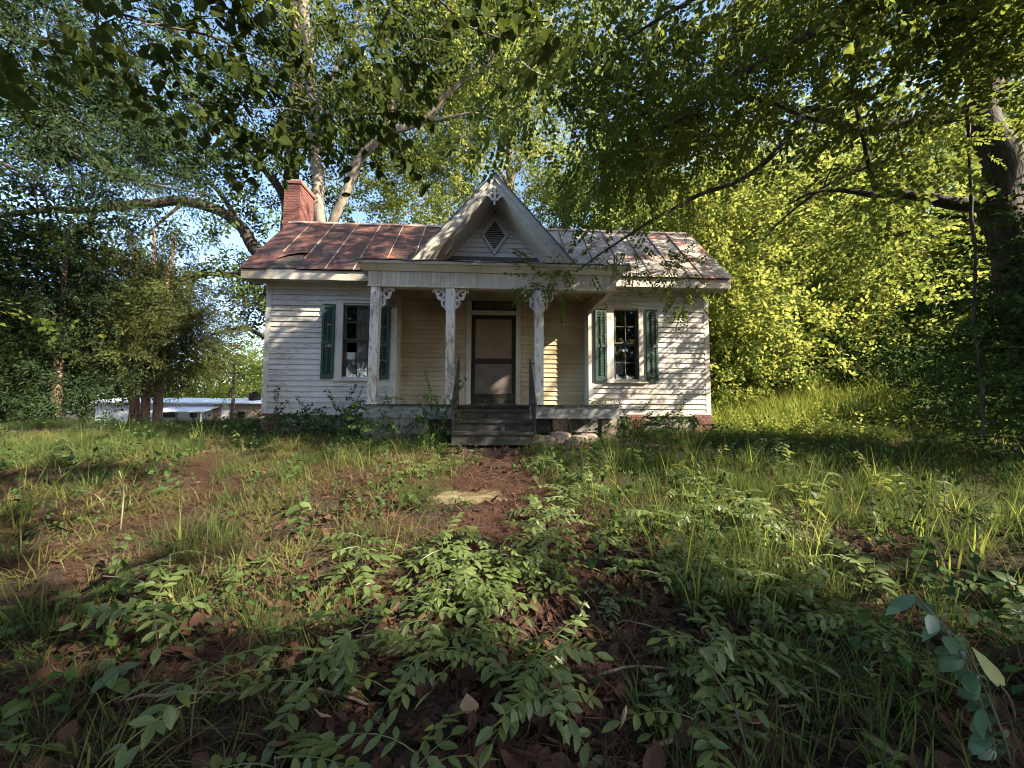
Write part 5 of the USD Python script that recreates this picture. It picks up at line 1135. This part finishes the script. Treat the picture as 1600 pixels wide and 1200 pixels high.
# sapling with pale broad leaves at the foot of the bank
sb = on_ground(1560, 1190); top = at(1430, 930, 1.25)
th = T('sapling', sb, 'leaning sapling with broad blue-green leaves beside the grassy bank', 'sapling')
pth = resample([sb-[0, 0, .05], sb*.5+top*.5+[0.03, 0, .06], top], .05)[0]; part(th, 'stem', G().tube(pth, np.linspace(.006, .003, len(pth)), 6), m_twig, True)
for k in range(26):
    t = .10+.90*k/25; p = pth[int(t*(len(pth)-1))]; v, f = leaf_shape('oval', .105*rr.uniform(.6, 1.15), .05*rr.uniform(.7, 1.1), rr.uniform(.05, .25), rr.uniform(.1, .4))
    part(th, 'leaf', (v@euler(2.3+(1.1 if k % 2 else -1.1)+rr.normal(0, .25), rr.normal(.1, .25), rr.normal(0, .4)).T+p, f), l_blue, True)
pth2 = resample([sb-[-.03, .02, .05], sb*.55+top*.45+[.10, .03, .04], top*.85+sb*.15+[.10, .05, -.02]], .05)[0]; part(th, 'stem', G().tube(pth2, np.linspace(.005, .003, len(pth2)), 6), m_twig, True)
for k in range(20):
    t = .15+.85*k/19; p = pth2[int(t*(len(pth2)-1))]; v, f = leaf_shape('oval', .10*rr.uniform(.6, 1.1), .05*rr.uniform(.8, 1.1), .12, .25)
    part(th, 'leaf', (v@euler(1.9+(1.2 if k % 2 else -1.2)+rr.normal(0, .3), rr.normal(.1, .25), rr.normal(0, .35)).T+p, f), l_blue, True)
p = on_ground(1585, 1130); th = T('lime_weed', p, 'weed with one large glowing lime leaf by the sapling', 'weed')
tp = at(1562, 1070, 1.15); part(th, 'stem', G().tube(resample([p, p*.4+tp*.6+[.02, 0, 0], tp], .05)[0], .003, 5), m_twig); v, f = leaf_shape('heart', .10, .075, .1, .1)
part(th, 'leaf', (v@euler(1.6, -1.0, .2).T+tp, f), l_lime, True)
# tall dry stalks in the left yard
for k, (a, b, lb) in enumerate([((188, 830), (186, 735), 'upright dry stalk in the lit dry grass'), ((165, 800), (125, 766), 'drooping red-brown dock stalk above the lit grass'), ((312, 910), (320, 800), 'thin green stalk rising before the lit patch'), ((285, 950), (160, 900), 'bent stalk with little round leaves')]):
    A0 = on_ground(*a); B0 = at(*b, A0[1]+.05); pts = resample([A0, A0*.5+B0*.5+[.03, 0, .05], B0], .05)[0]
    th = T('dry_stalk', A0, lb, 'stalk'); part(th, 'stem', G().tube(pts, np.linspace(.005, .002, len(pts)), 5), m_stick)
    if k != 0:
        for j in range(6):
            pp = pts[int((.3+.65*j/6)*(len(pts)-1))]; v, f = leaf_shape('oval', .04, .02, .1, .1); part(th, 'leaf', (v@euler(rr.uniform(0, 6), rr.normal(0, .4), 0).T+pp, f), l_cover if k != 1 else l_fallenr)

# trailer and lamp pole beyond the yard
t0, t1 = at(236, 622, 30), at(418, 624, 30); gz = float(zg(-22, 30))
tr = T('trailer', [t0[0], 30, gz], 'long white mobile home low behind the grass beyond the cedar', 'mobile home')
X0, X1, ZT2 = t0[0]-4, t1[0], t0[2]-.05
part(tr, 'body', G().box(X0, X1, 30, 34, gz-.2, ZT2-.35), m_tin)
for k in range(int((X1-X0)/.62)):
    if X0+k*.62 > t0[0]+4.2: part(tr, 'wall_panel', G().box(X0+k*.62+.02, X0+k*.62+.60, 29.96, 29.998, gz, ZT2-.42), m_tinw if k % 5 else m_tin)
part(tr, 'roof', G().hexa([[X0-.1, 29.6, ZT2-.35], [X0-.1, 29.6, ZT2-.27], [X0-.1, 32, ZT2+.05], [X0-.1, 32, ZT2+.12], [X1+.1, 29.6, ZT2-.35], [X1+.1, 29.6, ZT2-.27], [X1+.1, 32, ZT2+.05], [X1+.1, 32, ZT2+.12]]).box(X0-.1, X1+.1, 32.001, 34.2, ZT2-.1, ZT2+.0), m_tin)
part(tr, 'awning', G().hexa([[X0+5.5, 28.3, ZT2-1.0], [X0+5.5, 28.3, ZT2-.94], [X0+5.5, 29.95, ZT2-.6], [X0+5.5, 29.95, ZT2-.54], [X0+9.2, 28.3, ZT2-1.0], [X0+9.2, 28.3, ZT2-.94], [X0+9.2, 29.95, ZT2-.6], [X0+9.2, 29.95, ZT2-.54]]), m_tin)
for x in (5.7, 9.0): part(tr, 'awning_post', G().tube([[X0+x, 28.4, gz], [X0+x, 28.4, ZT2-1.0]], .04), m_tin)
for x, w_ in ((5.0, .9), (7.0, .5), (10.6, .5)): part(tr, 'window', G().box(X0+x, X0+x+w_, 29.94, 29.955, ZT2-1.45, ZT2-.95), m_dark)
part(tr, 'vent_stack', G().tube([[t1[0]-1.6, 31, ZT2-.1], [t1[0]-1.6, 31, ZT2+.5]], .42, 14).tube([[t1[0]-1.6, 31, ZT2+.5], [t1[0]-1.6, 31, ZT2+.62]], .2, 10), m_dark)
pb_ = at(365, 640, 27); pt_ = at(366, 568, 27)
lp = T('lamp_pole', [pb_[0], 27, float(zg(pb_[0], 27))], 'dark wooden lamp pole standing behind the trailer end', 'pole')
part(lp, 'pole', G().tube([[pb_[0], 27, float(zg(pb_[0], 27))], [pt_[0], 27, pt_[2]]], [.13, .09], 8), m_barkd)
part(lp, 'lamp_arm', G().tube(resample([[pt_[0], 27, pt_[2]-.1], [pt_[0]-.4, 27, pt_[2]+.25], [pt_[0]-.9, 27, pt_[2]+.25]], .1)[0], .035, 6), m_tan)
part(lp, 'cross_arm', G().box(pt_[0]-.5, pt_[0]+.5, 26.86, 26.9, pt_[2]-.75, pt_[2]-.65), m_barkd)
for k in range(3):
    z_ = pt_[2]-.7-.35*k; u = np.linspace(0, 1, 20)[:, None]; e = np.array([2.0, 30, z_-.2]); s_ = np.array([pt_[0], 27.0, z_]); pts = s_*(1-u)+e*u; pts[:, 2] -= 1.2*(u*(1-u))[:, 0]
    single('overhead_wire', G().tube(pts, .012, 4), m_dark, ['topmost overhead wire running from the lamp pole behind the house', 'middle overhead wire of three behind the house', 'lowest overhead wire of three behind the house'][k], 'wire')
